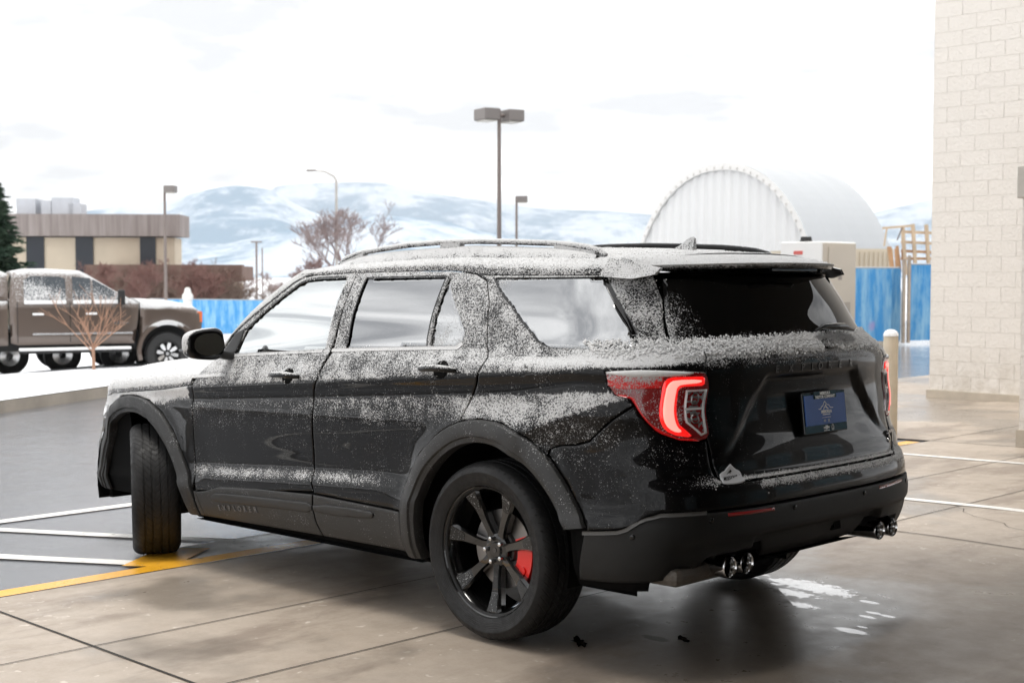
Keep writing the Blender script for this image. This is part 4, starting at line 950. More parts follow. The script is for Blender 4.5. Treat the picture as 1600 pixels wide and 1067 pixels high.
# granular snow lying on the bodywork, real grains
rng = np.random.default_rng(5)
gv = []; gf = []
octv = np.array([(1, 0, 0), (-1, 0, 0), (0, 1, 0), (0, -1, 0), (0, 0, 1), (0, 0, -1)], float); octf = [(0, 2, 4), (2, 1, 4), (1, 3, 4), (3, 0, 4), (2, 0, 5), (1, 2, 5), (3, 1, 5), (0, 3, 5)]
cnt = 0
for P_, N_, c in PANS:
    k = (c > .25) & (P_[:, 1] > -.75); P_, N_, c = P_[k], N_[k], c[k]
    if len(P_) == 0: continue
    rep = 3; idx = np.repeat(np.arange(len(P_)), rep); keep = rng.random(len(idx)) < np.clip((c[idx] - .25) * .7, 0, .35); idx = idx[keep]
    p = P_[idx] + rng.normal(0, .011, (len(idx), 3)); nrm = N_[idx]; p -= nrm * ((p - P_[idx]) * nrm).sum(1, keepdims=True)
    sz = rng.uniform(.0012, .0032, len(idx))
    for a, b, r_ in zip(p, nrm, sz):
        q = octv * r_ * rng.uniform(.6, 1.3, (6, 1)); th = rng.random() * 6.28; cs, sn_ = math.cos(th), math.sin(th)
        q = np.stack([q[:, 0] * cs - q[:, 1] * sn_, q[:, 0] * sn_ + q[:, 1] * cs, q[:, 2]], 1); base = len(gv); gv.extend(map(tuple, q + a + b * r_ * .3)); gf.extend([(base + i, base + j, base + k_) for i, j, k_ in octf]); cnt += 1
# a thicker crust along the ledge under the rear window
for i in range(9000):
    t = rng.uniform(-1.02, 1.10); z = rng.choice([rng.normal(1.262, .016), rng.normal(1.284, .010)]); z = min(max(z, 1.218), 1.305)
    if abs(t + .18) < .055 and z < 1.27 and rng.random() < .8: continue
    if t > .75 and rng.random() < .35: continue
    p, n_ = SRt(np.array([t]), np.array([z]))[0], np.array([-.5, 0, .86])
    r_ = rng.uniform(.0022, .0065); q = octv * r_ * rng.uniform(.6, 1.3, (6, 1)) + p + n_ * rng.uniform(0, .010); base = len(gv); gv.extend(map(tuple, q)); gf.extend([(base + i_, base + j, base + k_) for i_, j, k_ in octf])
g_ = mk('snow_grains', gv, gf, M['snow'], suv); g_['kind'] = 'stuff'
print('grains', cnt, len(gv))
# ------------------------------------------------------------------ ground
def ground_mat(name, c0, c1, rough, wet, scale, wr=.12, bumps=.15, bscale=60, extra=None, aggregate=0, wetspots=None, WD=.55):
    m = mat(name, c0, rough); v = ocoord(m)
    n = noise(m, v, scale, 6, .6); n2 = noise(m, v, scale * 9, 5, .65)
    n9 = noise(m, v, 75, 4, .7); f = mathn(m, 'ADD', mathn(m, 'ADD', mathn(m, 'MULTIPLY', n, .50), mathn(m, 'MULTIPLY', n2, .30)), mathn(m, 'MULTIPLY', n9, .20))
    col = mixc(m, maprange(m, f, .40, .60), c0, c1)
    wn = noise(m, v, .55, 5, .55)
    if wetspots is not None: wn = wetspots(m, v, wn)
    wm = maprange(m, wn, wet, wet + .10, 0, 1, True)
    if extra: col = extra(m, v, col)
    if aggregate:
        g = noise(m, v, 170, 2, .5); col = mixc(m, maprange(m, g, .56, .64), col, (aggregate, aggregate, aggregate * 1.02))
    col = mixc(m, mathn(m, 'MULTIPLY', wm, WD), col, tuple(x * .30 for x in c0))
    lk(m, col, bsdf(m).inputs['Base Color'])
    lk(m, mathn(m, 'ADD', maprange(m, wm, 0, 1, rough, wr), mathn(m, 'MULTIPLY', maprange(m, n2, .3, .7, -.05, .08), 1)), bsdf(m).inputs['Roughness'])
    h = noise(m, v, bscale, 5, .6); lk(m, bump(m, h, bumps, .01), bsdf(m).inputs['Normal'])
    return m
def puddle_mask(m, v):
    nz_ = node(m, 'ShaderNodeTexNoise', {'Vector': v, 'Scale': 26.0, 'Detail': 4.0, 'Roughness': .7}).outputs['Fac']; tot = None
    for px, py, r in ((1265, 915, .13), (1290, 922, .10), (1238, 926, .08), (1250, 944, .06), (1220, 907, .045), (1358, 940, .035), (1365, 957, .026), (1387, 962, .026), (1355, 963, .026), (1347, 979, .018), (1025, 997, .045), (1213, 912, .022), (1195, 898, .02), (1330, 985, .05), (1180, 902, .02)):
        c = onz(px, py); q = node(m, 'ShaderNodeMapping', {0: node(m, 'ShaderNodeVectorMath', {0: v, 1: (float(-c[0]), float(-c[1]), 0)}, operation='ADD').outputs[0], 'Rotation': (0, 0, .77), 'Scale': (.55, 1.25, 0)}).outputs[0]
        l = node(m, 'ShaderNodeVectorMath', {0: q}, operation='LENGTH').outputs['Value']
        e = mathn(m, 'ADD', mathn(m, 'DIVIDE', l, float(r)), mathn(m, 'MULTIPLY', mathn(m, 'SUBTRACT', nz_, .5), 3.2 if r > .05 else .8))
        k = maprange(m, e, 1.0, .72, 0, 1, True); tot = k if tot is None else mathn(m, 'MAXIMUM', tot, k)
    return tot
def conc_extra(m, v, col):
    vo = node(m, 'ShaderNodeTexVoronoi', {'Vector': node(m, 'ShaderNodeVectorMath', {0: v, 1: node(m, 'ShaderNodeTexNoise', {'Vector': v, 'Scale': 7.0}).outputs['Color']}, operation='ADD').outputs[0], 'Scale': 4.2})
    sp = maprange(m, vo.outputs['Distance'], .10, .20, 1, 0, True)
    kp = maprange(m, node(m, 'ShaderNodeSeparateXYZ', {0: vo.outputs['Color']}).outputs[0], .55, .62)
    col = mixc(m, mathn(m, 'MULTIPLY', mathn(m, 'MULTIPLY', sp, kp), .60), col, (.66, .60, .53))
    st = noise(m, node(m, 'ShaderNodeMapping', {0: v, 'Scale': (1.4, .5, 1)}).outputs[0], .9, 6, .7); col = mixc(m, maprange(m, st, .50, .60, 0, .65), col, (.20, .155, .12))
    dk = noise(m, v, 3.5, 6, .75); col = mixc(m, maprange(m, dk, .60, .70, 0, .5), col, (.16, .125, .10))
    for (cx, cy, r, am) in ((-.7, -.9, 2.4, .62), (-.2, .6, 1.0, .35), (1.3, .3, 1.3, .35)):  # dark pools under and behind the car: shade painted into the concrete
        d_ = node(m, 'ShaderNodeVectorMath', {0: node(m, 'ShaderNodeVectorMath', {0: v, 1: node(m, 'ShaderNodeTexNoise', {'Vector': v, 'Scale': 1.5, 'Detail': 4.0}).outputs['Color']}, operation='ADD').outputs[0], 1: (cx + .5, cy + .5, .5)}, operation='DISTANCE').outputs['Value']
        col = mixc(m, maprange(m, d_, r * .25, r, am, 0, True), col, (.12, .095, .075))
    return col
def wet_shade_spots(m, v, wn):
    for (cx, cy, r, amp) in ((-.45, -.35, 1.7, .13), (1.2, .7, .9, .08), (-.5, 1.0, .8, .07), (3.2, -10.5, 3.0, .10), (2.0, 3.2, 1.1, .06)):  # wet floor; the spots by the car also stand in for its shade
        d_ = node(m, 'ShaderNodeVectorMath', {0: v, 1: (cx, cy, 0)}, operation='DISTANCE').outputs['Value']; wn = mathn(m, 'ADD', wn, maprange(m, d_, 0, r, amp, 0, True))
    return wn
M['concrete'] = ground_mat('concrete', (.43, .365, .30), (.33, .272, .215), .50, .50, .8, .30, .10, 90, conc_extra, wetspots=wet_shade_spots)
mc = M['concrete']; pk_ = puddle_mask(mc, ocoord(mc)); lk(mc, pk_, bsdf(mc).inputs['Coat Weight']); bsdf(mc).inputs['Coat Roughness'].default_value = .0; bsdf(mc).inputs['Coat IOR'].default_value = 2.2
M['asphalt'] = ground_mat('asphalt', (.10, .108, .127), (.14, .15, .172),   .33, .25, .35, .07, .18, 130, None, .32, WD=.25)
M['snowground'] = varied('snow_ground', (.80, .82, .85), .05, .8, .8, .5, 12)
M['farsnow'] = varied('snowy_land', (.66, .67, .69), .2, .02, .9, .0)
XS = [-14, -8, -5, -3, -2, -1, -.5, -.2, 0, .3, .8, 1.4, 2.0, 2.55, 3.1, 3.6, 4.5, 6, 8, 10, 13, 15, 17, 19, 23, 28, 35, 45, 60, 75, 90, 140, 220, 400, 900, 3000, 12000]
def sheet(name, xs, y0f, y1f, dz, mt, ny=2, zf=gz):
    v = []; 
    for x in xs:
        for j in range(ny): y = y0f(x) + (y1f(x) - y0f(x)) * j / (ny - 1); v.append((x, y, zf(x) + dz))
    n = ny; return mk(name, v, [(i * n + j, (i + 1) * n + j, (i + 1) * n + j + 1, i * n + j + 1) for i in range(len(xs) - 1) for j in range(ny - 1)], mt)
K = lambda c: (lambda x: c)
g0 = sheet('ground', [-3000, -300, -40] + XS, K(-9000), K(9000), -.02, M['farsnow']); tag(g0, kind='structure')
def xr(a, b): return sorted(set([a] + [x for x in XS if a < x < b] + [b]))
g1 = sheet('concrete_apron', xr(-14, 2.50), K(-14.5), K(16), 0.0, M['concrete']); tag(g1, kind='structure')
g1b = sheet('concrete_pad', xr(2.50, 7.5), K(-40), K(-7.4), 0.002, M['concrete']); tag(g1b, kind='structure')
g2 = sheet('asphalt_lot', xr(2.50, 40), K(-60), K(40), -.012, M['asphalt']); tag(g2, kind='structure')
# expansion joints as thin dark strips
M['joint'] = mat('joint_filler', (.03, .025, .02), .8)
mb = MB()
for x in (-5.1, -2.8, .29, 1.22):
    mb.add([(x - .004, -14, gz(x) + .004), (x + .004, -14, gz(x) + .004), (x + .004, 16, gz(x) + .004), (x - .004, 16, gz(x) + .004)], [(0, 1, 2, 3)])
for y in (2.17, -2.6, -7.38, 6.6):
    xs_ = xr(-14, 2.5)
    for a, b in zip(xs_[:-1], xs_[1:]): mb.add([(a, y - .006, gz(a) + .0045), (b, y - .006, gz(b) + .0045), (b, y + .006, gz(b) + .0045), (a, y + .006, gz(a) + .0045)], [(0, 1, 2, 3)])
rg = random.Random(8)
for (cx, cy, ang, n_) in ((-1.0, 1.3, -2.4, 26), (-.6, -3.2, .2, 30), (.9, 3.4, -1.0, 12)):   # hairline cracks
    p = np.array([cx, cy], float)
    for k in range(n_):
        ang += rg.uniform(-.5, .5); q = p + np.array([math.cos(ang), math.sin(ang)]) * .045; w2 = rg.uniform(.0012, .0028); n2_ = np.array([-math.sin(ang), math.cos(ang)]) * w2
        mb.add([(a[0], a[1], gz(a[0]) + .0042) for a in (p + n2_, q + n2_, q - n2_, p - n2_)], [(0, 1, 2, 3)]); p = q; ang -= (ang - ang) ; ang = ang * .9 + (-2.4 if n_ == 26 else .2 if n_ == 30 else -1.0) * .1
tag(mb.build('pavement_joints', M['joint'], fixn=False), kind='structure')
# painted lines
def paintm(name, col, wear):
    m = mat(name, col, .5); v = ocoord(m); n = noise(m, v, 9, 6, .75); f = maprange(m, n, wear - .05, wear + .05, 0, 1)
    lk(m, mixc(m, f, (.10, .10, .10), col), bsdf(m).inputs['Base Color']); lk(m, bump(m, noise(m, v, 120, 4), .3, .01), bsdf(m).inputs['Normal'])
    lk(m, maprange(m, noise(m, v, 1.1, 4), .4, .6, .2, .6), bsdf(m).inputs['Roughness']); return m
M['yellow'] = paintm('yellow_paint', (.80, .40, .03), .34); M['wpaint'] = paintm('white_paint', (.74, .72, .68), .36); M['wpaint2'] = paintm('worn_white_paint', (.70, .68, .64), .37)
def line(a, b, wd, mt, dz=.004, name='painted_line'):
    a = np.array(a, float); b = np.array(b, float); d_ = b - a; L = np.hypot(*d_); d_ /= L; n = np.array([-d_[1], d_[0]]) * wd / 2; k = max(1, int(L / .8)); v = []
    for i in range(k + 1):
        p = a + (b - a) * i / k
        for q in (p + n, p - n): v.append((q[0], q[1], gz(q[0]) + dz))
    return tag(mk(name, v, [(2 * i, 2 * i + 1, 2 * i + 3, 2 * i + 2) for i in range(k)], mt), kind='structure')
line((2.575, -7.2), (2.575, 9), .15, M['yellow'], .004)
line((2.66, 1.12), (3.0, .66), .30, M['yellow'], .003)
line((2.86, -.9), (2.86, .92), .44, M['wpaint2'], -.004)
line((2.68, 2.2), (2.68, 9), .12, M['wpaint'], -.004)
line((4.86, -.2), (4.80, 6), .13, M['wpaint'], -.004)
line((4.80, 1.30), (2.95, .28), .11, M['wpaint'], -.003)
line((4.20, 1.86), (2.66, 1.00), .12, M['wpaint'], -.003)
line((3.60, 2.75), (2.66, 2.15), .11, M['wpaint'], -.003)
line((-1.5, -6.2), (2.3, -6.24), .10, M['wpaint'], .004)
line((-1.5, -3.90), (.9, -3.82), .10, M['wpaint'], .004)
# puddle marks and lumps of snow on the slab
M['puddle'] = mat('puddle', (.03, .025, .02), .02, ior=2.6)
def blob(cx, cy, r, sx_=1, seed=0, dz=.0035, ang=0):
    rg = random.Random(seed); n = 26; v = []
    for i in range(n):
        t = 2 * math.pi * i / n; q = r * (1 + .35 * math.sin(2 * t + seed) + .22 * math.sin(5 * t + seed * 2) + .15 * math.sin(9 * t + seed) + rg.uniform(-.2, .2)); a, b = q * math.cos(t) * sx_, q * math.sin(t)
        v.append((cx + a * math.cos(ang) - b * math.sin(ang), cy + a * math.sin(ang) + b * math.cos(ang), gz(cx) + dz))
    return v
mb = MB()
for px, py, s_ in ((905, 1003, .075), (1068, 999, .055)):
    c = onz(px, py); mb.add(blob(c[0], c[1], s_ * .35, 2.6, px, .0042, -.77), [tuple(range(26))])
tag(mb.build('wet_patches', M['puddle'], fixn=False), kind='structure')
# ---- snow covered kerbed island
M['kerb'] = varied('kerb', (.40, .35, .29), .2, 2, .7, .2, 40)
kf = [(5.5, 8.2), (9.6, 2.45), (13.2, -2.58), (15.1, -5.22), (22, -14.8), (30, -24)]
kb = [(11.0, 7.5), (14.2, 3.4), (16.9, -.6), (18.9, -3.4), (25.5, -12.6), (33, -22)]
mb = MB(); ms = MB()
def off2(pts, d_):
    p = np.array(pts, float); t = np.gradient(p, axis=0); t /= np.hypot(t[:, 0], t[:, 1])[:, None]; return p + np.stack([t[:, 1], -t[:, 0]], 1) * d_
for base, sg in ((kf, -1), (kb, 1)):
    A = np.array(base, float); B = off2(base, -.16 * sg * -1) ; 
    for i in range(len(A) - 1):
        q = [A[i], A[i + 1], B[i + 1], B[i]]; zt = .15
        vb = [(p[0], p[1], gz(p[0]) - .05) for p in q]; vt = [(p[0], p[1], gz(p[0]) + zt) for p in q]
        mb.add(vb + vt, [(4, 5, 6, 7), (0, 1, 5, 4), (2, 3, 7, 6), (1, 2, 6, 5), (3, 0, 4, 7)])
A = np.array(kf, float); B = np.array(kb, float); nn_ = 9; v = []; rg = random.Random(9)
for i in range(len(A)):
    for j in range(nn_):
        f = j / (nn_ - 1); p = A[i] * (1 - f) + B[i] * f; v.append((p[0], p[1], gz(p[0]) + .150 + .05 * math.sin(math.pi * f) + rg.uniform(0, .02)))
tag(mk('snow_island', v, [(i * nn_ + j, (i + 1) * nn_ + j, (i + 1) * nn_ + j + 1, i * nn_ + j + 1) for i in range(len(A) - 1) for j in range(nn_ - 1)], M['snowground'], smooth=True), kind='structure')
tag(mb.build('kerb', M['kerb']), kind='structure')
# snowy parking beyond the island
v = []; kb2 = off2(kb, .25)
far = [(45, 40), (60, 20), (62, 0), (62, -14), (62, -24), (62, -30)]
for (a, b), (c, d_) in zip([tuple(p) for p in off2(kb, -.3)], far):
    for f in (0, .12, .3, .6, 1): x = a + (c - a) * f; v.append((x, b + (d_ - b) * f, gz(x) + .03))
tag(mk('snowy_parking', v, [(i * 5 + j, (i + 1) * 5 + j, (i + 1) * 5 + j + 1, i * 5 + j + 1) for i in range(5) for j in range(4)], M['snowground']), kind='structure')
# ------------------------------------------------------------------ buildings by the apron
def blockwall(name, axis, c0, pos, x0, x1, z0, z1, thick, mt):
    pass
M['block'] = mat('split_face_block', (.58, .53, .475), .85)
def blockmat(m, swap):
    v = ocoord(m); sx = node(m, 'ShaderNodeSeparateXYZ', {0: v}).outputs
    cm = node(m, 'ShaderNodeCombineXYZ', {0: sx[0 if not swap else 1], 1: sx[2]}).outputs[0]
    br = node(m, 'ShaderNodeTexBrick', {'Vector': cm, 'Scale': 1.0, 'Mortar Size': .0045, 'Mortar Smooth': .3, 'Brick Width': .4064, 'Row Height': .2032, 'Color1': (.86, .82, .765, 1), 'Color2': (.84, .80, .745, 1), 'Mortar': (.80, .755, .695, 1), 'Bias': 0.0})
    n = noise(m, v, 22, 6, .7); n2 = noise(m, v, 1.2, 4, .6)
    col = mixc(m, maprange(m, n, .35, .65, 0, .25), br.outputs['Color'], (.72, .68, .62)); col = mixc(m, maprange(m, n2, .4, .7, 0, .12), col, (.72, .66, .59))
    dirt = mathn(m, 'MULTIPLY', maprange(m, sx[2], .75, .0, 0, 1), maprange(m, noise(m, v, 5, 5, .7), .38, .62)); col = mixc(m, mathn(m, 'MULTIPLY', dirt, .55), col, (.50, .44, .36))
    lk(m, col, bsdf(m).inputs['Base Color'])
    h = mathn(m, 'ADD', mathn(m, 'MULTIPLY', mathn(m, 'SUBTRACT', 1.0, br.outputs['Fac']), .8), mathn(m, 'MULTIPLY', n, .9))
    lk(m, bump(m, h, .9, .018), bsdf(m).inputs['Normal']); return m
M['blockx'] = blockmat(mat('split_face_block', (.58, .53, .475), .85, spec=.2), False)
M['base'] = varied('footing', (.50, .44, .36), .15, 3, .8, .2, 50)
bl_ = empty('block_building', (5.18, -12.25, 0)); tag(bl_, 'cream split-face block building wall at the right edge of the lot', 'building')
mb = MB(); mb.box((-7.2, -6, .0), (0, 0, 9.5)); mb.build('wall', M['blockx'], bl_)
mb = MB(); mb.box((-7.2, -6, -.25), (.03, .03, -.0)); mb.build('footing', M['base'], bl_)
pr_ = empty('canopy_pier', (1.60, -7.42, 0)); tag(pr_, 'nearer cream block pier with a small wall box at the right frame edge', 'pier')
mb = MB(); mb.box((-3.4, -1.6, .12), (0, 0, 6.2)); mb.build('pier_shaft', M['blockx'], pr_)
mb = MB(); mb.box((-3.42, -1.62, -.15), (.02, .02, .12)); mb.build('footing', M['base'], pr_)
mb = MB(); mb.box((-.34, .0, 2.30), (.015, .10, 2.60), bev=.01); mb.build('wall_box', varied('box_cream', (.50, .47, .42), .1, 3, .5, .05), pr_)
# service building and canopy behind the viewer (they shade the rear of the car)
M['stucco_dark'] = varied('brown_render', (.10, .085, .07), .15, 1, .85, .2, 30)
M['soffit'] = varied('soffit', (.09, .08, .07), .1, 1, .9, .1, 20)
cn = empty('service_canopy', (0, 0, 0)); tag(cn, 'service building canopy roof over the concrete apron', 'canopy')
CX = -1.0
mb = MB(); mb.box((-13, -9.0, 5.25), (CX, 12, 5.95)); mb.build('roof', M['soffit'], cn)
sb_ = empty('service_building', (-13, 0, 0)); tag(sb_, 'dark service building wall behind the canopy', 'building')
mb = MB(); mb.box((-3, -22, 0), (0, 14, 6.2)); mb.build('wall', M['stucco_dark'], sb_)
M['bglass'] = mat('bluish_glass', (.05, .16, .20), .08, ior=2.0); M['alu'] = mat('aluminium_frame', (.55, .57, .60), .4)
for y in (-20, -15.5, -11, -6.5, 1.5):
    mb = MB(); mb.box((.0, y, .1), (.05, y + 3.2, 3.2)); f_ = mb.build('bay_door', M['bglass'], sb_)
    mb = MB()
    for yy in (0, 1.6, 3.12): mb.box((.04, y + yy, .1), (.10, y + yy + .08, 3.2))
    for zz_ in (.1, 1.6, 3.12): mb.box((.04, y + .08, zz_), (.09, y + 3.12, zz_ + .08))
    mb.build('door_frame', M['alu'], f_)
# side screen of the apron to the left of the viewer
# ------------------------------------------------------------------ bollard
bo = onz(1390, 680); b_ = empty('bollard', (bo[0], bo[1], gz(bo[0]))); tag(b_, 'cream steel bollard between the car and the block wall', 'bollard')
mb = MB(); mb.lathe([(.075, 0), (.075, 1.02), (.070, 1.05), (.055, 1.075), (.03, 1.088), (.001, 1.092)], 32, 'z'); mb.build('post', varied('bollard_paint', (.62, .53, .40), .08, 6, .45, .1, 60), b_, autos=50)
mb = MB(); mb.lathe([(.078, 1.03), (.074, 1.056), (.057, 1.082), (.03, 1.096), (.001, 1.10)], 24, 'z'); mb.build('snow_cap', M['snow'], b_, autos=60)

# ------------------------------------------------------------------ frames for far things
def yawframe(p, deg_from_view):
    "x axis along the picture's right turned by deg away from the viewer; y away"
    a = R_(deg_from_view); x_ = np.array([CRT[0], CRT[1]]) * math.cos(a) + np.array([CD[0], CD[1]]) / np.hypot(CD[0], CD[1]) * math.sin(a)
    return math.atan2(x_[1], x_[0])
VY = math.atan2(CRT[1], CRT[0])
# ------------------------------------------------------------------ pick-up truck
M['tpaint'] = snowy(mat('bronze_paint', (.125, .095, .078), .32, coat=.9, metal=.45), bscale=.4, droplets=False)
M['tblack'] = mat('truck_black', (.012, .012, .012), .6); M['tglass'] = snowy(mat('truck_glass', (.03, .04, .05), .08), bscale=.35, droplets=False)
M['trim'] = mat('bright_trim', (.6, .6, .6), .2, metal=1); M['amber'] = mat('amber', (.7, .16, .04), .3)
M['treadt'] = mat('truck_tyre', (.02, .02, .02), .7)
def setsnow(o, f):
    me = o.data; a = me.attributes.get('snow') or me.attributes.new('snow', 'FLOAT', 'POINT'); me.update()
    val = np.zeros(len(me.vertices), np.float32); nn = np.zeros((len(me.vertices), 3)); 
    for v in me.vertices: nn[v.index] = v.normal
    co = np.array([v.co[:] for v in me.vertices]); a.data.foreach_set('value', np.clip(f(co, nn), 0, 1).astype(np.float32)); return o
def make_truck(label, loc, rot, paint):
    "x forward, y to the left side of the vehicle, nearest side is -y"
    t = empty('pickup_truck', loc, (0, 0, rot)); tag(t, label, 'pickup truck')
    W2 = 1.0
    def side_y(z): return W2 - .035 * max(0, (z - 1.35)) * 0 - (0 if z < 1.32 else (z - 1.32) * .30) - (.03 if z < .75 else 0) * (0.75 - z)
    # lower body: subdivided side profile skinned across the width
    def body(name, prof, zcut=None, mt=paint, w=None, arches=(), step=.08, par=t, snowf=None, crown=.0):
        poly = resample(prof, step); gx, gy = np.meshgrid(np.arange(min(p[0] for p in poly), max(p[0] for p in poly), step), np.arange(min(p[1] for p in poly), max(p[1] for p in poly), step))
        g = np.stack([gx.ravel(), gy.ravel()], 1); g = g[inside(g, poly)]; g = g[bdist(g, poly) > step * .4]
        co = [tuple(p) for p in poly] + [tuple(p) for p in g]; ed = [(i, (i + 1) % len(poly)) for i in range(len(poly))]
        v2, e2, f2, ov, _, _ = geometry.delaunay_2d_cdt([Vector(c) for c in co], ed, [], 0, 1e-6)
        V = np.array([tuple(v) for v in v2]); F = [tuple(f) for f in f2 if inside(np.array([V[list(f)].mean(0)]), poly)[0]]
        bd = np.array([min(.04, d_) for d_ in bdist(V, poly)]); n = len(V); vv = []
        for s_ in (-1, 1):
            for (x, z), b in zip(V, bd): y = side_y(z) - .03 * (1 - b / .04) ** 2 - (.05 * max(0, (x - 3.9)) if x > 3.9 else 0); vv.append((x, s_ * y, z))
        ff = [f for f in F] + [tuple(n + k for k in f[::-1]) for f in F]; rev = {}
        for i, o_ in enumerate(ov):
            for j in o_: rev[j] = i
        L = len(poly)
        # cap strips across the width, crowned
        K = 7; base = len(vv)
        for k in range(1, K):
            f = k / K
            for i in range(L):
                x, z = V[rev[i]]; y0 = vv[rev[i]][1]; vv.append((x, y0 + (-2 * y0) * f, z + crown * math.sin(math.pi * f) * (1 if z > 1.0 else 0)))
        def idx(k, i):
            i %= L
            return rev[i] if k == 0 else (n + rev[i] if k == K else base + (k - 1) * L + i)
        for k in range(K):
            for i in range(L): ff.append((idx(k, i), idx(k, i + 1), idx(k + 1, i + 1), idx(k + 1, i)))
        mb = MB(); mb.add(vv, ff); o = mb.build(name, mt, par, autos=40)
        setsnow(o, snowf or (lambda c, nn: np.clip(nn[:, 2] * 1.5 - .3, 0, 1) * .98 + .12 * (c[:, 2] > 1.28)))
        return o
    fx, rx, R = 3.45, -.45, .41
    def arcp(xc, r, a0, a1, n=9, zc=.42): return [(xc + r * math.cos(a), zc + r * math.sin(a)) for a in np.linspace(a0, a1, n)]
    cab = [(.75, .62), (2.83, .62), (2.90, 1.05), (2.92, 1.36), (2.45, 1.62), (2.0, 1.90), (1.9, 1.945), (1.3, 1.98), (.9, 1.975), (.66, 1.93), (.60, 1.40), (.62, .66)]
    body('cab', cab, crown=.03)
    front = [(2.935, .60)] + arcp(fx, .52, math.pi - .25, .28, 11, .46) + [(3.97, .60), (4.08, .66), (4.12, 1.02), (4.09, 1.18), (3.98, 1.27), (3.55, 1.35), (2.95, 1.385)]
    body('front_wing', front, crown=.06, snowf=lambda c, nn: np.clip(nn[:, 2] * 2 - .3, 0, 1) + .85 * (c[:, 2] > 1.24))
    bed = [(.575, .62), (.575, 1.42), (-1.55, 1.42), (-1.58, .70), (-.98, .66)] + arcp(rx, .52, math.pi - .25, .25, 11, .46)
    body('cargo_bed', bed)
    body('bed_canopy', [(.585, 1.43), (.585, 1.90), (.45, 1.955), (-1.2, 1.93), (-1.5, 1.86), (-1.56, 1.43)], crown=.03)
    for s_ in (-1, 1):
        poly = [(-1.3, 1.46), (.38, 1.46), (.38, 1.80), (-1.2, 1.80)]; n = 4; v = [(x, s_ * (side_y(z) + .006), z) for x, z in poly] + [(x, s_ * (side_y(z) - .02), z) for x, z in poly]
        mb = MB(); mb.add(v, [(0, 1, 2, 3), (7, 6, 5, 4)] + [(i, (i + 1) % n, n + (i + 1) % n, n + i) for i in range(n)]); mb.build('canopy_window', mat('canopy_glass', (.02, .04, .06), .08), t)
    mb = MB(); mb.box((-1.4, -.70, .5), (4.1, .70, .85)); mb.box((2.94, -.72, .5), (4.0, .72, 1.10)); mb.box((-1.0, -.72, .5), (.1, .72, 1.1)); mb.build('chassis', M['tblack'], t)
    mb = MB(); mb.box((3.99, -1.0, .45), (4.26, 1.0, .80), bev=.06); o = mb.build('front_bumper', M['trim'], t)
    mb = MB(); mb.box((3.99, -.98, .80), (4.22, .98, .86), bev=.02); mb.build('bumper_snow', M['snow'], t)
    mb = MB(); mb.box((4.02, -.985, 1.0), (4.115, -.93, 1.2)); mb.build('marker_lamp', M['amber'], t)
    # windows on both sides
    for s_ in (-1, 1):
        for k, poly in enumerate(([(.86, 1.42), (1.60, 1.42), (1.60, 1.82), (1.50, 1.86), (1.0, 1.87), (.86, 1.80)], [(1.72, 1.42), (2.05, 1.42), (2.05, 1.83), (1.72, 1.86)], [(2.09, 1.42), (2.72, 1.42), (2.62, 1.50), (2.25, 1.73), (2.09, 1.81)])):
            mb = MB(); n = len(poly); v = [(x, s_ * (side_y(z) + .006), z) for x, z in poly] + [(x, s_ * (side_y(z) - .02), z) for x, z in poly]
            mb.add(v, [tuple(range(n)), tuple(range(2 * n - 1, n - 1, -1))] + [(i, (i + 1) % n, n + (i + 1) % n, n + i) for i in range(n)])
            setsnow(mb.build('side_window', M['tglass'], t), lambda c, nn: .52 - .5 * (c[:, 2] > 1.80))
            mb = MB(); xs_ = [p[0] for p in poly]; mb.box((min(xs_), s_ * (W2 - .005), 1.36), (max(xs_), s_ * (W2 + .02), 1.43), bev=.015); mb.build('sill_snow', M['snow'], t)
        mb = MB(); mb.box((1.0, s_ * (W2 - .01), .80), (2.8, s_ * (W2 + .02), .835), bev=.01); mb.build('side_moulding', M['trim'], t)
        mb = MB(); mb.box((.75, s_ * (W2 + .0), .52), (2.75, s_ * (W2 + .16), .57), bev=.02); mb.build('running_board', M['snow'], t)
        mb = MB(); mb.box((.75, s_ * (W2 + .0), .47), (2.75, s_ * (W2 + .14), .52), bev=.01); mb.build('running_board_base', M['tblack'], t)
        mb = MB(); mb.box((2.52, s_ * (W2 + .05), 1.34), (2.64, s_ * (W2 + .22), 1.62), bev=.03); mb.build('door_mirror', M['tblack'], t)
        for x in (1.0, 1.95): mb = MB(); mb.box((x, s_ * (W2 + .0), 1.16), (x + .2, s_ * (W2 + .035), 1.20), bev=.012); mb.build('door_handle', M['snow'], t)
        for x in (.735, 1.66):
            mb = MB(); mb.box((x, s_ * (W2 - .01), .66), (x + .012, s_ * (W2 + .0035), 1.40)); mb.build('door_gap', M['tblack'], t)
        mb = MB(); mb.box((2.45, s_ * (W2 + .0), .98), (2.72, s_ * (W2 + .012), 1.02)); mb.build('nameplate', M['trim'], t)
        mb = MB()
        for k in range(2): mb.lathe([(.535, 0), (.555, .02), (.565, .05), (.53, .05)], 4, 'y', (900, 0, 0)) if False else None
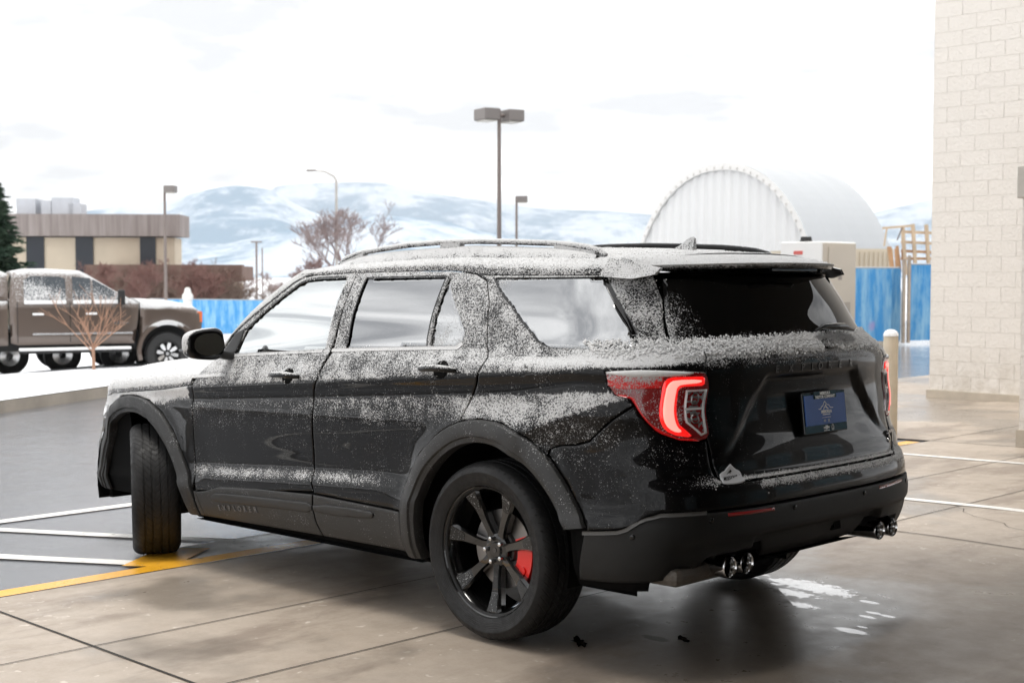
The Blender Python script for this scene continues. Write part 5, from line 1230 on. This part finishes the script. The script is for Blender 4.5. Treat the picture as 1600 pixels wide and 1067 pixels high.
        for xc in (fx, rx):
            v = []; n = 24
            for k in range(n + 1):
                a = -.30 + (math.pi + .60) * k / n; v += [(xc + .50 * math.cos(a), s_ * (W2 + .035), .46 + .50 * math.sin(a)), (xc + .57 * math.cos(a), s_ * (W2 + .035), .46 + .57 * math.sin(a)), (xc + .585 * math.cos(a), s_ * (W2 - .01), .46 + .585 * math.sin(a)), (xc + .49 * math.cos(a), s_ * (W2 - .1), .46 + .49 * math.sin(a))]
            mb = MB(); mb.add(v, [(4 * k + j, 4 * k + j + 1, 4 * k + 5 + j, 4 * k + 4 + j) for k in range(n) for j in range(3)] + [(4 * k + 3, 4 * k, 4 * k + 4, 4 * k + 7) for k in range(n)]); setsnow(mb.build('wheel_arch_flare', paint, t, autos=40), lambda c, nn: .9 * (c[:, 2] > .93))
            w_ = empty('wheel', (xc, s_ * .86, R)); w_.parent = t
            mb = MB(); mb.lathe([(.235, .10), (.26, .125), (.33, .135), (.385, .12), (.41, .085), (.41, -.085), (.385, -.12), (.33, -.135), (.25, -.12), (.235, .10)], 40, 'y'); mb.build('tyre', M['treadt'], w_, autos=35)
            mb = MB(); mb.lathe([(.235, .10), (.24, .115), (.225, .11), (.20, .04), (.19, -.1), (.001, -.1)], 40, 'y'); o = mb.build('rim', M['tblack'], w_, autos=35)
            mb = MB()
            for k in range(8):
                a = k * math.pi / 4 + .2; c_, s2 = math.cos(a), math.sin(a)
                v = []
                for r, hw, y in ((.07, .018, .07), (.14, .036, .085), (.205, .030, .10)):
                    v += [(r * c_ - hw * s2, y, r * s2 + hw * c_), (r * c_ + hw * s2, y, r * s2 - hw * c_)]
                mb.add(v, [(0, 1, 3, 2), (2, 3, 5, 4)]); mb.add([(a_, b_ - .02, c2) for a_, b_, c2 in v], [(2, 3, 1, 0), (4, 5, 3, 2)])
            mb.lathe([(.001, .10), (.035, .10), (.045, .07)], 16, 'y'); mb.build('wheel_spokes', M['trim'], w_)
            if s_ < 0:
                w_.rotation_euler = (0, 0, math.pi)
    return t
pf = onground(250, 27.0)
yawt = yawframe(None, 24)
loc = np.array(pf) - np.array([math.cos(yawt), math.sin(yawt), 0]) * 3.45 + np.array([-math.sin(yawt), math.cos(yawt), 0]) * .95 * 1
truck = make_truck('bronze pickup truck with snow on roof and bonnet parked beyond the island', (loc[0], loc[1], -.42), yawt, M['tpaint']); truck.scale = (1.04, 1.04, 1.06)
def copy_tree(o, parent=None):
    c = o.copy(); COL.objects.link(c); c.parent = parent
    for ch in [k for k in list(bpy.data.objects) if k.parent is o]: copy_tree(ch, c)
    return c
p2 = onground(90, 28.6); tr = empty('trailer', (p2[0], p2[1], -.43), (0, 0, yawt)); tag(tr, 'low trailer with several wheels parked behind the bronze truck', 'trailer')
mb = MB(); mb.box((-2.6, -.9, .72), (2.2, .9, .86), bev=.02); mb.box((2.2, -.06, .55), (3.3, .06, .65)); mb.build('deck', M['tblack'], tr)
for xw in (-1.02, 0, 1.12):
    for yw in (-.95, .95):
        w_ = empty('wheel', (xw, yw, .37)); w_.parent = tr
        mb = MB(); mb.lathe([(.20, .09), (.30, .11), (.36, .09), (.37, .05), (.37, -.05), (.36, -.09), (.30, -.11), (.20, -.09)], 32, 'y', close=True); mb.build('tyre', M['treadt'], w_, autos=35)
        mb = MB(); mb.lathe([(.20, .09), (.19, .05), (.08, .03), (.07, -.03), (.19, -.05), (.20, -.09)], 24, 'y', close=False); mb.build('rim', M['trim'], w_, autos=35)


# ------------------------------------------------------------------ low office building
M['fascia'] = mat('ribbed_fascia', (.24, .205, .19), .8); v_ = ocoord(M['fascia']); sx_ = node(M['fascia'], 'ShaderNodeSeparateXYZ', {0: v_}).outputs
st_ = noise(M['fascia'], node(M['fascia'], 'ShaderNodeMapping', {0: v_, 'Scale': (2.2, 1, .12)}).outputs[0], 1.2, 4, .7)
lk(M['fascia'], mixc(M['fascia'], maprange(M['fascia'], st_, .35, .65), (.19, .16, .15), (.30, .265, .25)), bsdf(M['fascia']).inputs['Base Color'])
M['tan'] = varied('tan_stucco', (.55, .475, .37), .08, .4, .9, .1, 8); M['dwin'] = mat('dark_window', (.012, .016, .024), .3)
M['brown'] = varied('brown_fascia', (.16, .10, .08), .2, .5, .85, .1)
yb = yawframe(None, 4); pB = onground(283, 80)
ob = empty('office_building', (pB[0], pB[1], -2.0), (0, 0, yb)); tag(ob, 'flat roofed tan office building with ribbed brown fascia and rooftop units', 'building')
S8 = 80 / FPX; zt = CAM[2] + 2.0
def zb_(py, d_=80): return zt + (430.5 - py) * d_ / FPX
X = lambda px: (px - 283) * S8
def bar(name, px0, px1, y0, y1, z0, z1, mt, par): mb = MB(); mb.box((X(px0), y0, z0), (X(px1), y1, z1)); return mb.build(name, mt, par)
bar('wall', -250, 272, .6, 3, 0, zb_(372), M['tan'], ob)
bar('fascia', -255, 283, 0, 3.4, zb_(370), zb_(336), M['fascia'], ob)
for a, b in ((-60, -36), (45, 72), (120, 147), (219, 243)): bar('window', a, b, .5, .62, zb_(470), zb_(371), M['dwin'], ob)
bar('low_wing_wall', 172, 372, -4, .58, 0, zb_(440), M['brown'], ob); bar('low_wing_fascia', 170, 395, -5, -4.02, zb_(440), zb_(415), M['brown'], ob)
bar('low_wing_roof', 172, 394, -4.0, .5, zb_(439), zb_(417), M['brown'], ob)
bar('wing_pillar', 384, 394, -4.9, -4.3, 0, zb_(440.5), M['tan'], ob)
M['hvac'] = varied('galvanised_unit', (.50, .52, .56), .1, 1, .6, .1)
for a, b, t_ in ((26, 55, 311), (64, 79, 314), (80, 113, 309), (105, 124, 318)):
    bar('rooftop_unit', a, b, 1.2, 2.8, zb_(336.2), zb_(t_ ), M['hvac'], ob)

# ------------------------------------------------------------------ lamps
M['pole'] = varied('pole_brown', (.20, .165, .15), .1, 2, .6, .05); M['head'] = mat('lamp_head', (.19, .17, .16), .5); M['diff'] = mat('lamp_glass', (.55, .52, .46), .3)
def lamp(label, px, depth, ztop, rad, heads, hw=.55, hh=.30, hd=.7, yaw=0, arm=.15):
    p = onground(px, depth); o = empty('street_lamp', p, (0, 0, VY + yaw)); tag(o, label, 'street lamp', 'lamp posts of the car parks')
    H = ztop - p[2]; mb = MB(); mb.tube((0, 0, 0), (0, 0, H), rad * 1.15, rad * .8, 12); mb.build('pole', M['pole'], o, autos=50)
    mb = MB(); mb.tube((0, 0, 0), (0, 0, .6), .25, .25, 16); mb.build('footing', M['base'], o)
    for s_ in heads:
        mb = MB(); x0, x1 = sorted((s_ * arm, s_ * (arm + hw)))
        mb.box((x0, -hd / 2, H - hh), (x1, hd / 2, H), bev=.02); h_ = mb.build('lamp_head', M['head'], o)
        mb = MB(); mb.box((x0 + .06, -hd / 2 + .06, H - hh - .03), (x1 - .06, hd / 2 - .06, H - hh)); mb.build('diffuser', M['diff'], h_)
        mb = MB(); mb.tube((0, 0, H - hh * .5), (s_ * (arm + .02), 0, H - hh * .5), .05, n=8); mb.build('arm', M['pole'], o)
def ztop(py, depth): return CAM[2] + (430.5 - py) * depth / FPX * 1.002
lamp('tall lamp post with two box heads rising behind the car roof', 780, 36, ztop(175, 36), .062, (-1, 1), .46, .30, .62, R_(30), .14)
lamp('single head lamp post in front of the office building', 260, 48, ztop(292, 48), .055, (1,), .38, .24, .5, R_(0), .02)
lamp('short single head lamp post beside the tall double one', 807, 70, ztop(308, 70), .075, (1,), .55, .32, .6, 0, .02)
p = onground(527, 95); o = empty('street_lamp', p, (0, 0, VY)); tag(o, 'thin cobra head street lamp above the bare trees', 'street lamp')
H = ztop(278, 95) - p[2]; mb = MB(); mb.path([(0, 0, 0), (0, 0, H - .3), (-.15, 0, H), (-.8, 0, H + .35), (-1.5, 0, H + .42)], [.12, .09, .07, .06, .05], 8); mb.build('pole', varied('pole_pale', (.40, .38, .36), .1), o, autos=50)
mb = MB(); mb.box((-2.1, -.1, H + .36), (-1.4, .1, H + .50), bev=.04); mb.build('lamp_head', M['head'], o)
for px, py, dp, r_, lb in ((402, 380, 110, .10, 'far utility pole with a short crossbar left of the windscreen pillar'), (411, 388, 130, .08, 'thinner far pole just right of the crossbar pole')):
    p = onground(px, dp); o = empty('utility_pole', p, (0, 0, VY)); tag(o, lb, 'pole'); H = ztop(py, dp) - p[2]
    mb = MB(); mb.tube((0, 0, 0), (0, 0, H), r_, r_ * .8, 8); mb.build('pole', M['pole'], o)
    if dp == 110: mb = MB(); mb.box((-.45, -.06, H), (.45, .06, H + .12)); mb.build('crossbar', M['pole'], o)

# ------------------------------------------------------------------ blue screened fences
M['blue_mesh'] = mat('blue_screen', (.06, .30, .60), .75); mm = M['blue_mesh']; v = ocoord(mm)
n = noise(mm, node(mm, 'ShaderNodeMapping', {0: v, 'Scale': (3.2, 1, .7)}).outputs[0], 1.1, 6, .7); col = mixc(mm, maprange(mm, n, .42, .62), (.05, .28, .60), (.26, .50, .70)); n2 = noise(mm, v, .6, 2, .5)
lk(mm, mixc(mm, maprange(mm, n2, .74, .80), col, (.34, .30, .55)), bsdf(mm).inputs['Base Color'])
M['galv'] = mat('galvanised', (.42, .42, .42), .45, metal=.4)
def fence(name, label, px0, d0, px1, d1, z0, H, posts, mt=None, railtop=True):
    a = at(px0, 533.5, d0); b = at(px1, 533.5, d1); L = math.hypot(b[0] - a[0], b[1] - a[1]); ya = math.atan2(b[1] - a[1], b[0] - a[0])
    o = empty(name, (a[0], a[1], z0), (0, 0, ya)); tag(o, label, 'fence')
    mb = MB(); n = 40
    v = [(L * i / n, .02 * math.sin(i * 1.7) , z) for i in range(n + 1) for z in (.05, H)]; v += [(x, y - .012, z) for x, y, z in v]; q = 2 * (n + 1)
    mb.add(v, [(2 * i, 2 * i + 2, 2 * i + 3, 2 * i + 1) for i in range(n)] + [(q + 2 * i + 1, q + 2 * i + 3, q + 2 * i + 2, q + 2 * i) for i in range(n)] + [(2 * i + 1, 2 * i + 3, q + 2 * i + 3, q + 2 * i + 1) for i in range(n)])
    mb.build('privacy_screen', mt or M['blue_mesh'], o, fixn=False)
    for k in range(posts + 1):
        mb = MB(); x = L * k / posts; mb.tube((x, .05, 0), (x, .05, H + .06), .045, n=10); mb.build('fence_post', M['galv'], o)
    mb = MB(); mb.tube((0, .045, H + .02), (L, .045, H + .02), .025, n=8); mb.build('top_rail', M['galv'], o)
    return o
fence('site_fence', 'blue screened fence beyond the truck and the bonnet', 236, 64, 700, 57, CAM[2] - 2.72, 1.58, 9)
pw = onground(294, 60); o = empty('white_post', (pw[0], pw[1], -1.6), (0, 0, VY)); tag(o, 'white post standing at the nose of the bronze truck', 'post'); mb = MB(); mb.lathe([(.20, 0), (.20, 2.1), (.24, 2.12), (.24, 2.3), (.16, 2.4), (.12, 2.6), (.001, 2.65)], 16, 'z'); mb.build('post', varied('white_post_paint', (.70, .69, .66), .06), o, autos=50)
zR = CAM[2] - (535 - 430.5) * 36 / FPX; HR = 115 * 36 / FPX
fence('site_fence', 'blue screened fence panel between the white cabinet and the gate posts', 1250, 34.0, 1405, 36.2, zR, HR, 2)
fence('site_fence', 'blue screened gate leaf against the block wall', 1421, 36.0, 1640, 38.5, zR, HR + .1, 2)
for k, (px, lb) in enumerate(((1411, 'left one of two rusty gate posts'), (1419, 'right one of two rusty gate posts'))):
    p = onground(px, 35.8); o = empty('gate_post', (p[0], p[1], zR), (0, 0, VY)); tag(o, lb + ' between the blue panels', 'post')
    mb = MB(); mb.box((-.035, -.05, 0), (.035, .05, HR + .25 + .1 * k)); mb.build('post', varied('rusty_frame', (.42, .34, .27), .25, 3), o)
# ------------------------------------------------------------------ white cabinet
pc = at(1283, 533.5, 25); o = empty('utility_cabinet', (pc[0], pc[1], gz(pc[0]) - .05), (0, 0, 0)); tag(o, 'white utility cabinet with beige door side standing behind the spoiler', 'cabinet')
Hc_ = CAM[2] + (430.5 - 377.5) * 25 / FPX - (gz(pc[0]) - .05)
M['cabw'] = varied('cabinet_white', (.80, .79, .77), .02, 2, .5, .02); M['cabb'] = varied('cabinet_beige', (.50, .45, .38), .04, 2, .5, .02)
mb = MB(); mb.box((0, -1.15, 0), (.92, 0, Hc_), bev=.02); mb.build('body', M['cabw'], o)
mb = MB(); mb.box((-.012, -1.13, .05), (.0, -.02, Hc_ - .03)); mb.build('door_side', M['cabb'], o)
mb = MB(); mb.box((-.03, -1.0, .12), (-.0125, -.18, Hc_ - .10)); dd = mb.build('door', M['cabb'], o)
mb = MB(); mb.box((-.036, -.62, 1.72), (-.0305, -.50, 1.86)); mb.build('notice', mat('notice_grey', (.25, .22, .20), .6), dd)
mb = MB(); mb.box((-.036, -.92, .75), (-.0305, -.45, 1.30)); mb.build('vent_panel', mat('vent_grey', (.34, .31, .27), .7), dd)
mb = MB(); mb.box((.42, .0005, Hc_ - .24), (.62, .008, Hc_ - .17), bev=.003); mb.build('logo', mat('logo_red', (.6, .12, .10), .5), o)
mb = MB(); mb.tube((.55, -.3, Hc_), (.55, -.3, Hc_ + .10), .12, .10, 14); mb.build('roof_vent', M['tblack'], o)
# ------------------------------------------------------------------ arched steel building
M['corr'] = varied('white_steel', (.80, .80, .79), .02, .3, .55, .02); M['corr_shade'] = varied('shaded_steel_shell', (.40, .415, .43), .02, .3, .5, .02)  # shell greyer than the end wall: shading put into the white steel's colour
dA = 62.0; apex = at(1124, 255, dA); ang_ = R_(-96); o = empty('arched_building', (apex[0], apex[1], -2.0), (0, 0, ang_)); tag(o, 'white corrugated arched steel building behind the car', 'building')
# local x = axis (away), local y = across (to the left)
Hq = apex[2] + 2.0; wq = 6.3
def arch_pt(t, k=1.0): return (wq * k * math.copysign(abs(math.cos(t)) ** .92, math.cos(t)), Hq * k * math.sin(t) ** .95)
ts = np.linspace(0, math.pi, 49); mb = MB(); v = []; nL = 9
for i in range(nL + 1):
    for t in ts: a, b = arch_pt(t, 1.0 - .004 * (i % 2)); v.append((i * .62, a, b))
mb.add(v, [(i * 49 + j, i * 49 + j + 1, (i + 1) * 49 + j + 1, (i + 1) * 49 + j) for i in range(nL) for j in range(48)]); mb.build('roof_shell', M['corr_shade'], o, smooth=False, fixn=False)
mb = MB(); nr = 23; prev = None
for i in range(nr * 4):
    y = -wq * .985 + 2 * wq * .985 * i / (nr * 4 - 1); k = (0, .07, .07, 0)[i % 4]; h = Hq * max(0, 1 - (abs(y) / wq) ** 2) ** .5; h = min(h * 1.0 - .12, Hq - .1)
    cur = ((.12 - k, y, 0), (.12 - k, y, max(h, .05)))
    if prev: mb.add([prev[0], cur[0], cur[1], prev[1]], [(0, 1, 2, 3)])
    prev = cur
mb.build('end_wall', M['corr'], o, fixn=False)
mb = MB(); v = []
for t in ts:
    a, b = arch_pt(t, 1.0); c, d_ = arch_pt(t, .962); v += [(-.02, a, b), (-.05, c, d_), (.10, c, d_)]
mb.add(v, [(3 * j, 3 * j + 1, 3 * j + 4, 3 * j + 3) for j in range(48)] + [(3 * j + 1, 3 * j + 2, 3 * j + 5, 3 * j + 4) for j in range(48)]); mb.build('arch_rib', varied('arch_trim', (.75, .74, .72), .03), o, fixn=False)
mb = MB()
for j in range(8, 42, 1):
    a, b = arch_pt(ts[j] + .03, .975); mb.box((-.07, a - .035, b - .05), (-.03, a + .035, b + .05))
bb = mb.build('arch_bolts', varied('bolt_plate', (.55, .53, .50), .1), o)

# ------------------------------------------------------------------ timber yard and container
M['timber'] = varied('raw_timber', (.55, .32, .17), .25, 1.5, .8, .1); M['cont'] = varied('beige_container', (.62, .54, .42), .05, .5, .7, .05); M['tim2'] = varied('pale_timber', (.66, .50, .34), .2, 1.5, .8, .1)
pk = at(1338, 533.5, 45); o = empty('storage_container', (pk[0], pk[1], -.7), (0, 0, VY + .12)); tag(o, 'beige ribbed storage container behind the blue fence', 'container')
Hk = CAM[2] + .7 + (430.5 - 389) * 45 / FPX
mb = MB(); mb.box((-1.4, 0, 0), (1.25, 5, Hk)); 
for i in range(16): mb.box((-1.35 + i * .16, -.04, .1), (-1.27 + i * .16, 0, Hk - .1))
mb.build('body', M['cont'], o)
pk = at(1425, 533.5, 42); zk = -1.0; o = empty('timber_stack', (pk[0], pk[1], zk), (0, 0, VY)); tag(o, 'orange and pale timber framing stacked beyond the gate', 'timber')
rg = random.Random(4); q = 42 / FPX; z_ = lambda py: CAM[2] - zk + (430.5 - py) * q
def beam(name, px0, py0, px1, py1, r_, mt, y=0):
    mb = MB(); mb.tube(((px0 - 1425) * q, y, z_(py0)), ((px1 - 1425) * q, y, z_(py1)), r_, n=4); mb.build(name, mt, o)
for k in range(6): beam('plank', 1392 + k * 5 + rg.uniform(-1, 1), 425, 1388 + k * 5 + rg.uniform(-3, 3), 385 + rg.uniform(-3, 6), .045, M['timber'], k * .1)
for x in (1418, 1434, 1455, 1475): beam('upright', x, 430, x - 6, 352 + rg.uniform(-3, 3), .07, M['tim2'], .3)
for y_ in (362, 378, 392, 404): beam('crossbeam', 1412, y_, 1490, y_ + rg.uniform(0, 4), .06, M['timber'] if y_ > 380 else M['tim2'], .42)
beam('crossbeam', 1378, 357, 1425, 353, .05, M['tim2'], .1); beam('brace', 1380, 385, 1384, 356, .03, M['tim2'], .05); beam('brace', 1400, 376, 1408, 356, .025, M['pole'], .05)
# ------------------------------------------------------------------ plants
def tree(name, label, cat, loc, H, trunk_r, mtw, spread, levels=5, seed=1, first=.25, twig=.008, group=None, nb=(2, 4), up=.55, mtt=None, shrub=False, leaves=0, maxn=5200):
    rg = random.Random(seed); o = empty(name, loc); tag(o, label, cat, group)
    trunk = MB(); crown = MB(); cnt = [0]
    def grow(p, d_, L, r, lev, mbx):
        if cnt[0] > maxn: return
        cnt[0] += 1
        n = 3; pts = [p]; dd = d_.copy()
        for i in range(n): dd = (dd + Vector((rg.uniform(-1, 1), rg.uniform(-1, 1), rg.uniform(-.3, .6))) * .13).normalized(); pts.append(pts[-1] + dd * L / n)
        rr = [max(twig, r * (1 - .45 * i / n)) for i in range(n + 1)]; mbx.path(pts, rr, n=5 if lev > 1 else 8)
        if lev >= levels: return
        for b in range(rg.randint(*nb) + (1 if lev == 0 else 0)):
            f = rg.uniform(.45, 1.0) if lev else rg.uniform(.55, 1.0); q_ = pts[min(n, int(f * n + .5))]
            az = rg.uniform(0, 2 * math.pi); side = Vector((math.cos(az), math.sin(az), 0)); nd = (dd * up + side * spread + Vector((0, 0, rg.uniform(.05, .35)))).normalized()
            grow(q_, nd, L * rg.uniform(.58, .82), r * rg.uniform(.42, .6), lev + 1, crown)
    stems = 7 if shrub else 1
    for s_ in range(stems):
        a = rg.uniform(0, 6.28); d0 = Vector((math.cos(a) * .5, math.sin(a) * .5, 1)).normalized() if shrub else Vector((0, 0, 1))
        grow(Vector((rg.uniform(-.3, .3), rg.uniform(-.3, .3), 0)) if shrub else Vector((0, 0, 0)), d0, H * first, trunk_r, 1 if shrub else 0, crown if shrub else trunk)
    if trunk.v: trunk.build('trunk', mtt or mtw, o, fixn=False)
    crown.build('crown', mtw, o, fixn=False)
    return o
M['twig'] = mat('grey_twig', (.30, .24, .23), .9, spec=.1); M['twigred'] = mat('red_twig', (.20, .115, .10), .9, spec=.1); M['twigbr'] = mat('brown_twig', (.19, .14, .115), .9, spec=.1); M['orange_bark'] = mat('orange_bark', (.36, .21, .14), .8); M['bark'] = mat('bark', (.16, .12, .10), .9); M['rust'] = mat('rusty_bark', (.30, .10, .05), .9)
ps = onz(147, 594); 
yt = empty('young_tree', (ps[0], ps[1], gz(ps[0]) + .1)); tag(yt, 'small leafless young tree with orange bark on the snowy island', 'tree')
rg = random.Random(7); mb = MB(); mb.path([(0, 0, 0), (.01, 0, .3), (0, .01, .56)], [.036, .032, .030], 8); mb.build('trunk', M['orange_bark'], yt, fixn=False)
mb = MB()
def limb(p, d_, L, r, lev):
    pts = [p]; dd = d_.copy()
    for k in range(4): dd = (dd + Vector((rg.uniform(-1, 1), rg.uniform(-1, 1), rg.uniform(-.2, .5))) * .12).normalized(); pts.append(pts[-1] + dd * L / 4)
    mb.path(pts, [max(.004, r * (1 - .2 * k)) for k in range(5)], 5)
    if lev < 2:
        for k in range(4 if lev == 0 else 2):
            q_ = pts[rg.choice([1, 2, 3])]; s9 = Vector((rg.uniform(-1, 1), rg.uniform(-1, 1), rg.uniform(.1, .7))).normalized(); limb(q_, (dd * .8 + s9 * .7).normalized(), L * rg.uniform(.4, .65), r * .5, lev + 1)
for k in range(8):
    az = k * 2 * math.pi / 8 + rg.uniform(-.3, .3); el = R_(rg.choice([28, 42, 58, 72])); limb(Vector((0, 0, rg.uniform(.42, .6))), Vector((math.cos(az) * math.cos(el), math.sin(az) * math.cos(el), math.sin(el))), rg.uniform(.75, 1.15), .015, 0)
mb.build('crown', M['orange_bark'], yt, fixn=False)
for i, (px, dp, H, sd, mt, lb, rr) in enumerate(((560, 62, 9.0, 5, 'twig', 'tall bare tree with a rusty trunk behind the front of the roof', .20), (478, 70, 5.6, 8, 'twigred', 'bare reddish tree to the left of the cobra head lamp', .12), (625, 82, 5.6, 12, 'twig', 'thin bare tree right of the rusty trunked one', .10), (505, 88, 6.0, 21, 'twig', 'faint bare tree behind the cobra head lamp', .10), (300, 72, 5.4, 31, 'twigred', 'red twigged bare tree at the corner of the office building', .10), (975, 90, 7.0, 41, 'twig', 'bare tree left of the arched building', .12), (135, 66, 5.2, 51, 'twigred', 'bare tree in front of the office middle window', .10), (228, 66, 5.2, 61, 'twigred', 'bare tree in front of the office right window', .10), (440, 95, 5.0, 71, 'twig', 'small far bare tree beyond the windscreen pillar', .08))):
    p = onground(px, dp); tree('bare_tree', lb, 'tree', p, H, rr * .8, M[mt], .72, 7, sd, .27, .0065 * dp / 60, nb=(2, 4), up=.85, mtt=M['rust'] if px == 560 else M['bark'])
for i, (px, dp, H, sd, lb) in enumerate(((195, 74, 4.0, 3, 'leftmost red brown shrub before the low brown wing'), (240, 75, 4.4, 6, 'red brown shrub right under the single head lamp'), (285, 74, 4.2, 9, 'dense red shrub above the truck bonnet'), (325, 75, 4.3, 14, 'red shrub in front of the low wing, left of the pillar'), (362, 74, 3.4, 17, 'low red shrub beside the wing pillar'), (640, 90, 2.8, 19, 'low brown shrub by the foot of the bare trees'), (425, 85, 2.6, 23, 'pinkish shrub right of the wing pillar'))):
    p = onground(px, dp); tree('shrub', lb, 'shrub', (p[0], p[1], p[2]), H, .035, M['twigred'] if i % 2 else M['twigbr'], .62, 6, sd, .36, .0085, nb=(2, 4), up=.75, shrub=True, maxn=3000)
# evergreen at the left edge
M['needle'] = mat('needles', (.030, .055, .035), .8, spec=.2); mm = M['needle']; lk(mm, mixc(mm, maprange(mm, noise(mm, ocoord(mm), 1.6, 3), .35, .65), (.018, .040, .026), (.055, .085, .055)), bsdf(mm).inputs['Base Color'])
pe = onground(-14, 44); o = empty('evergreen_tree', pe); tag(o, 'dark green conifer cut by the left edge of the picture', 'tree')
H = ztop(287, 44) - pe[2]; mb = MB(); mb.tube((0, 0, 0), (0, 0, H * .96), .16, .02, 10); mb.build('trunk', M['bark'], o)
rg = random.Random(2); mb = MB()
for k in range(560):
    f = rg.random() ** .8; z0 = H * (.06 + .93 * f); R0 = 1.75 * (1 - f) ** .7 + .12; az = rg.uniform(0, 6.28); L = R0 * rg.uniform(.6, 1.08); dr = Vector((math.cos(az), math.sin(az), rg.uniform(-.28, .12)))
    p0 = Vector((0, 0, z0)); 
    for j in range(7):
        c = p0 + dr * L * (.25 + .75 * j / 6); s_ = .10 + .22 * (1 - j / 7)
        for h_ in range(4):
            a_ = Vector((rg.gauss(0, 1), rg.gauss(0, 1), rg.gauss(0, .5))).normalized() * s_; b_ = Vector((rg.gauss(0, 1), rg.gauss(0, 1), rg.gauss(0, 1))).normalized() * s_ * .35
            mb.add([c - b_, c + b_, c + a_ + dr * .15], [(0, 1, 2)])
mb.build('crown', M['needle'], o, fixn=False)
# far parked vehicles between the wing and the fence
M['yel'] = mat('yellow_machine', (.62, .33, .06), .6); M['wv'] = mat('white_van', (.75, .75, .75), .4)
def loader(px, dp, lb, mt):
    p = onground(px, dp); o = empty('parked_car', (p[0], p[1], p[2]), (0, 0, VY + .3)); tag(o, lb, 'car')
    prof = chaikin([(-2.2, .35), (2.2, .35), (2.25, .85), (1.3, 1.05), (.7, 1.6), (-1.2, 1.65), (-2.0, 1.1), (-2.25, .9)], 2); mb = MB(); mb.prism(prof, -.85, .85, fr=lambda a, b, h: (a, h, b)); mb.build('body', mt, o, autos=40)
    mb = MB(); mb.prism([(-1.2, 1.1), (1.0, 1.1), (.55, 1.52), (-1.1, 1.55)], -.87, .87, fr=lambda a, b, h: (a, h, b)); mb.build('windows', M['dwin'], o)
    for x in (-1.4, 1.4): 
        for y in (-.8, .8): mb = MB(); mb.lathe([(.001, -.11), (.33, -.11), (.34, 0), (.33, .11), (.001, .11)], 20, 'y', (x, y, .34)); mb.build('wheel', M['treadt'], o, autos=40)
loader(352, 100, 'distant yellow vehicle beyond the fence, left of the wing pillar', M['yel']); loader(336, 112, 'distant white car behind the yellow one', M['wv']); loader(372, 106, 'distant white car nearest the wing pillar', M['wv'])

# ------------------------------------------------------------------ mountains
M['mount'] = mat('snowy_hills', (.5, .6, .7), .95, spec=0); mm = M['mount']; v = ocoord(mm)
n = noise(mm, v, .0024, 7, .62); n2 = noise(mm, v, .014, 6, .75); f = mathn(mm, 'ADD', mathn(mm, 'MULTIPLY', n, .6), mathn(mm, 'MULTIPLY', n2, .4))
lk(mm, mixc(mm, maprange(mm, f, .44, .54), (.20, .28, .36), (.49, .545, .61)), bsdf(mm).inputs['Base Color'])
from mathutils import noise as mnoise
def hills(name, ridge, dist, depth_, zbase, seed, rough):
    "ridge: (px, py) skyline; a real relief behind it"
    px = np.array([a for a, b in ridge], float); py = np.array([b for a, b in ridge], float); nI, nJ = 220, 40; v = []
    xs_ = np.linspace(px[0], px[-1], nI)
    hs = pchip(px, py, xs_)
    for i in range(nI):
        zc = CAM[2] + (430.5 - hs[i]) * dist / FPX
        for j in range(nJ):
            f = j / (nJ - 1); dd_ = dist * (1 - depth_ * (1 - f) * 1.0) if f < .8 else dist * (1 + (f - .8) * .4)
            g = (f / .8) if f < .8 else 1 - (f - .8) * 3; p = at(xs_[i], 430.5, dd_ if f < .8 else dd_)
            nz_ = mnoise.fractal(Vector((p[0] * rough, p[1] * rough, seed)), 1.0, 2.1, 6)
            h = zbase + (zc - zbase) * max(0, g) ** 1.25 ; h += nz_ * (zc - zbase) * .34 * math.sin(math.pi * min(1, f / .8)) 
            v.append((p[0], p[1], h))
    return tag(mk(name, v, [(i * nJ + j, i * nJ + j + 1, (i + 1) * nJ + j + 1, (i + 1) * nJ + j) for i in range(nI - 1) for j in range(nJ - 1)], M['mount'], smooth=True), kind='structure')
hills('hills', [(-600, 400), (-200, 370), (60, 345), (180, 332), (260, 322), (320, 307), (370, 300), (420, 305), (470, 330), (560, 360), (700, 385), (900, 400), (1200, 410), (1500, 400), (1900, 390)], 5200, .35, -20, 1.3, .0012)
hills('hills', [(-600, 420), (200, 390), (330, 345), (400, 320), (440, 298), (500, 294), (580, 294), (640, 303), (700, 313), (780, 324), (860, 333), (950, 336), (1050, 345), (1200, 360), (1330, 345), (1400, 330), (1455, 318), (1600, 300), (2000, 290)], 7800, .28, -20, 4.7, .0009)
hills('foothills', [(-600, 425), (150, 420), (300, 395), (420, 372), (520, 352), (600, 345), (680, 352), (780, 372), (900, 385), (1050, 395), (1300, 408), (1900, 415)], 3600, .4, -20, 8.2, .0018)
# ------------------------------------------------------------------ winter haze: one closed box of even air
M['haze'] = bpy.data.materials.new('haze'); M['haze'].use_nodes = True; ht = M['haze'].node_tree; ht.nodes.clear()
ho = ht.nodes.new('ShaderNodeOutputMaterial'); hv = ht.nodes.new('ShaderNodeVolumePrincipled'); ht.links.new(hv.outputs[0], ho.inputs['Volume'])
hv.inputs['Color'].default_value = (.93, .96, 1, 1); hv.inputs['Density'].default_value = 8e-5; hv.inputs['Anisotropy'].default_value = .1
mb = MB(); mb.box((-12000, -13000, -60), (13500, 13000, 950)); hz = mb.build('haze', M['haze']); tag(hz, kind='stuff')
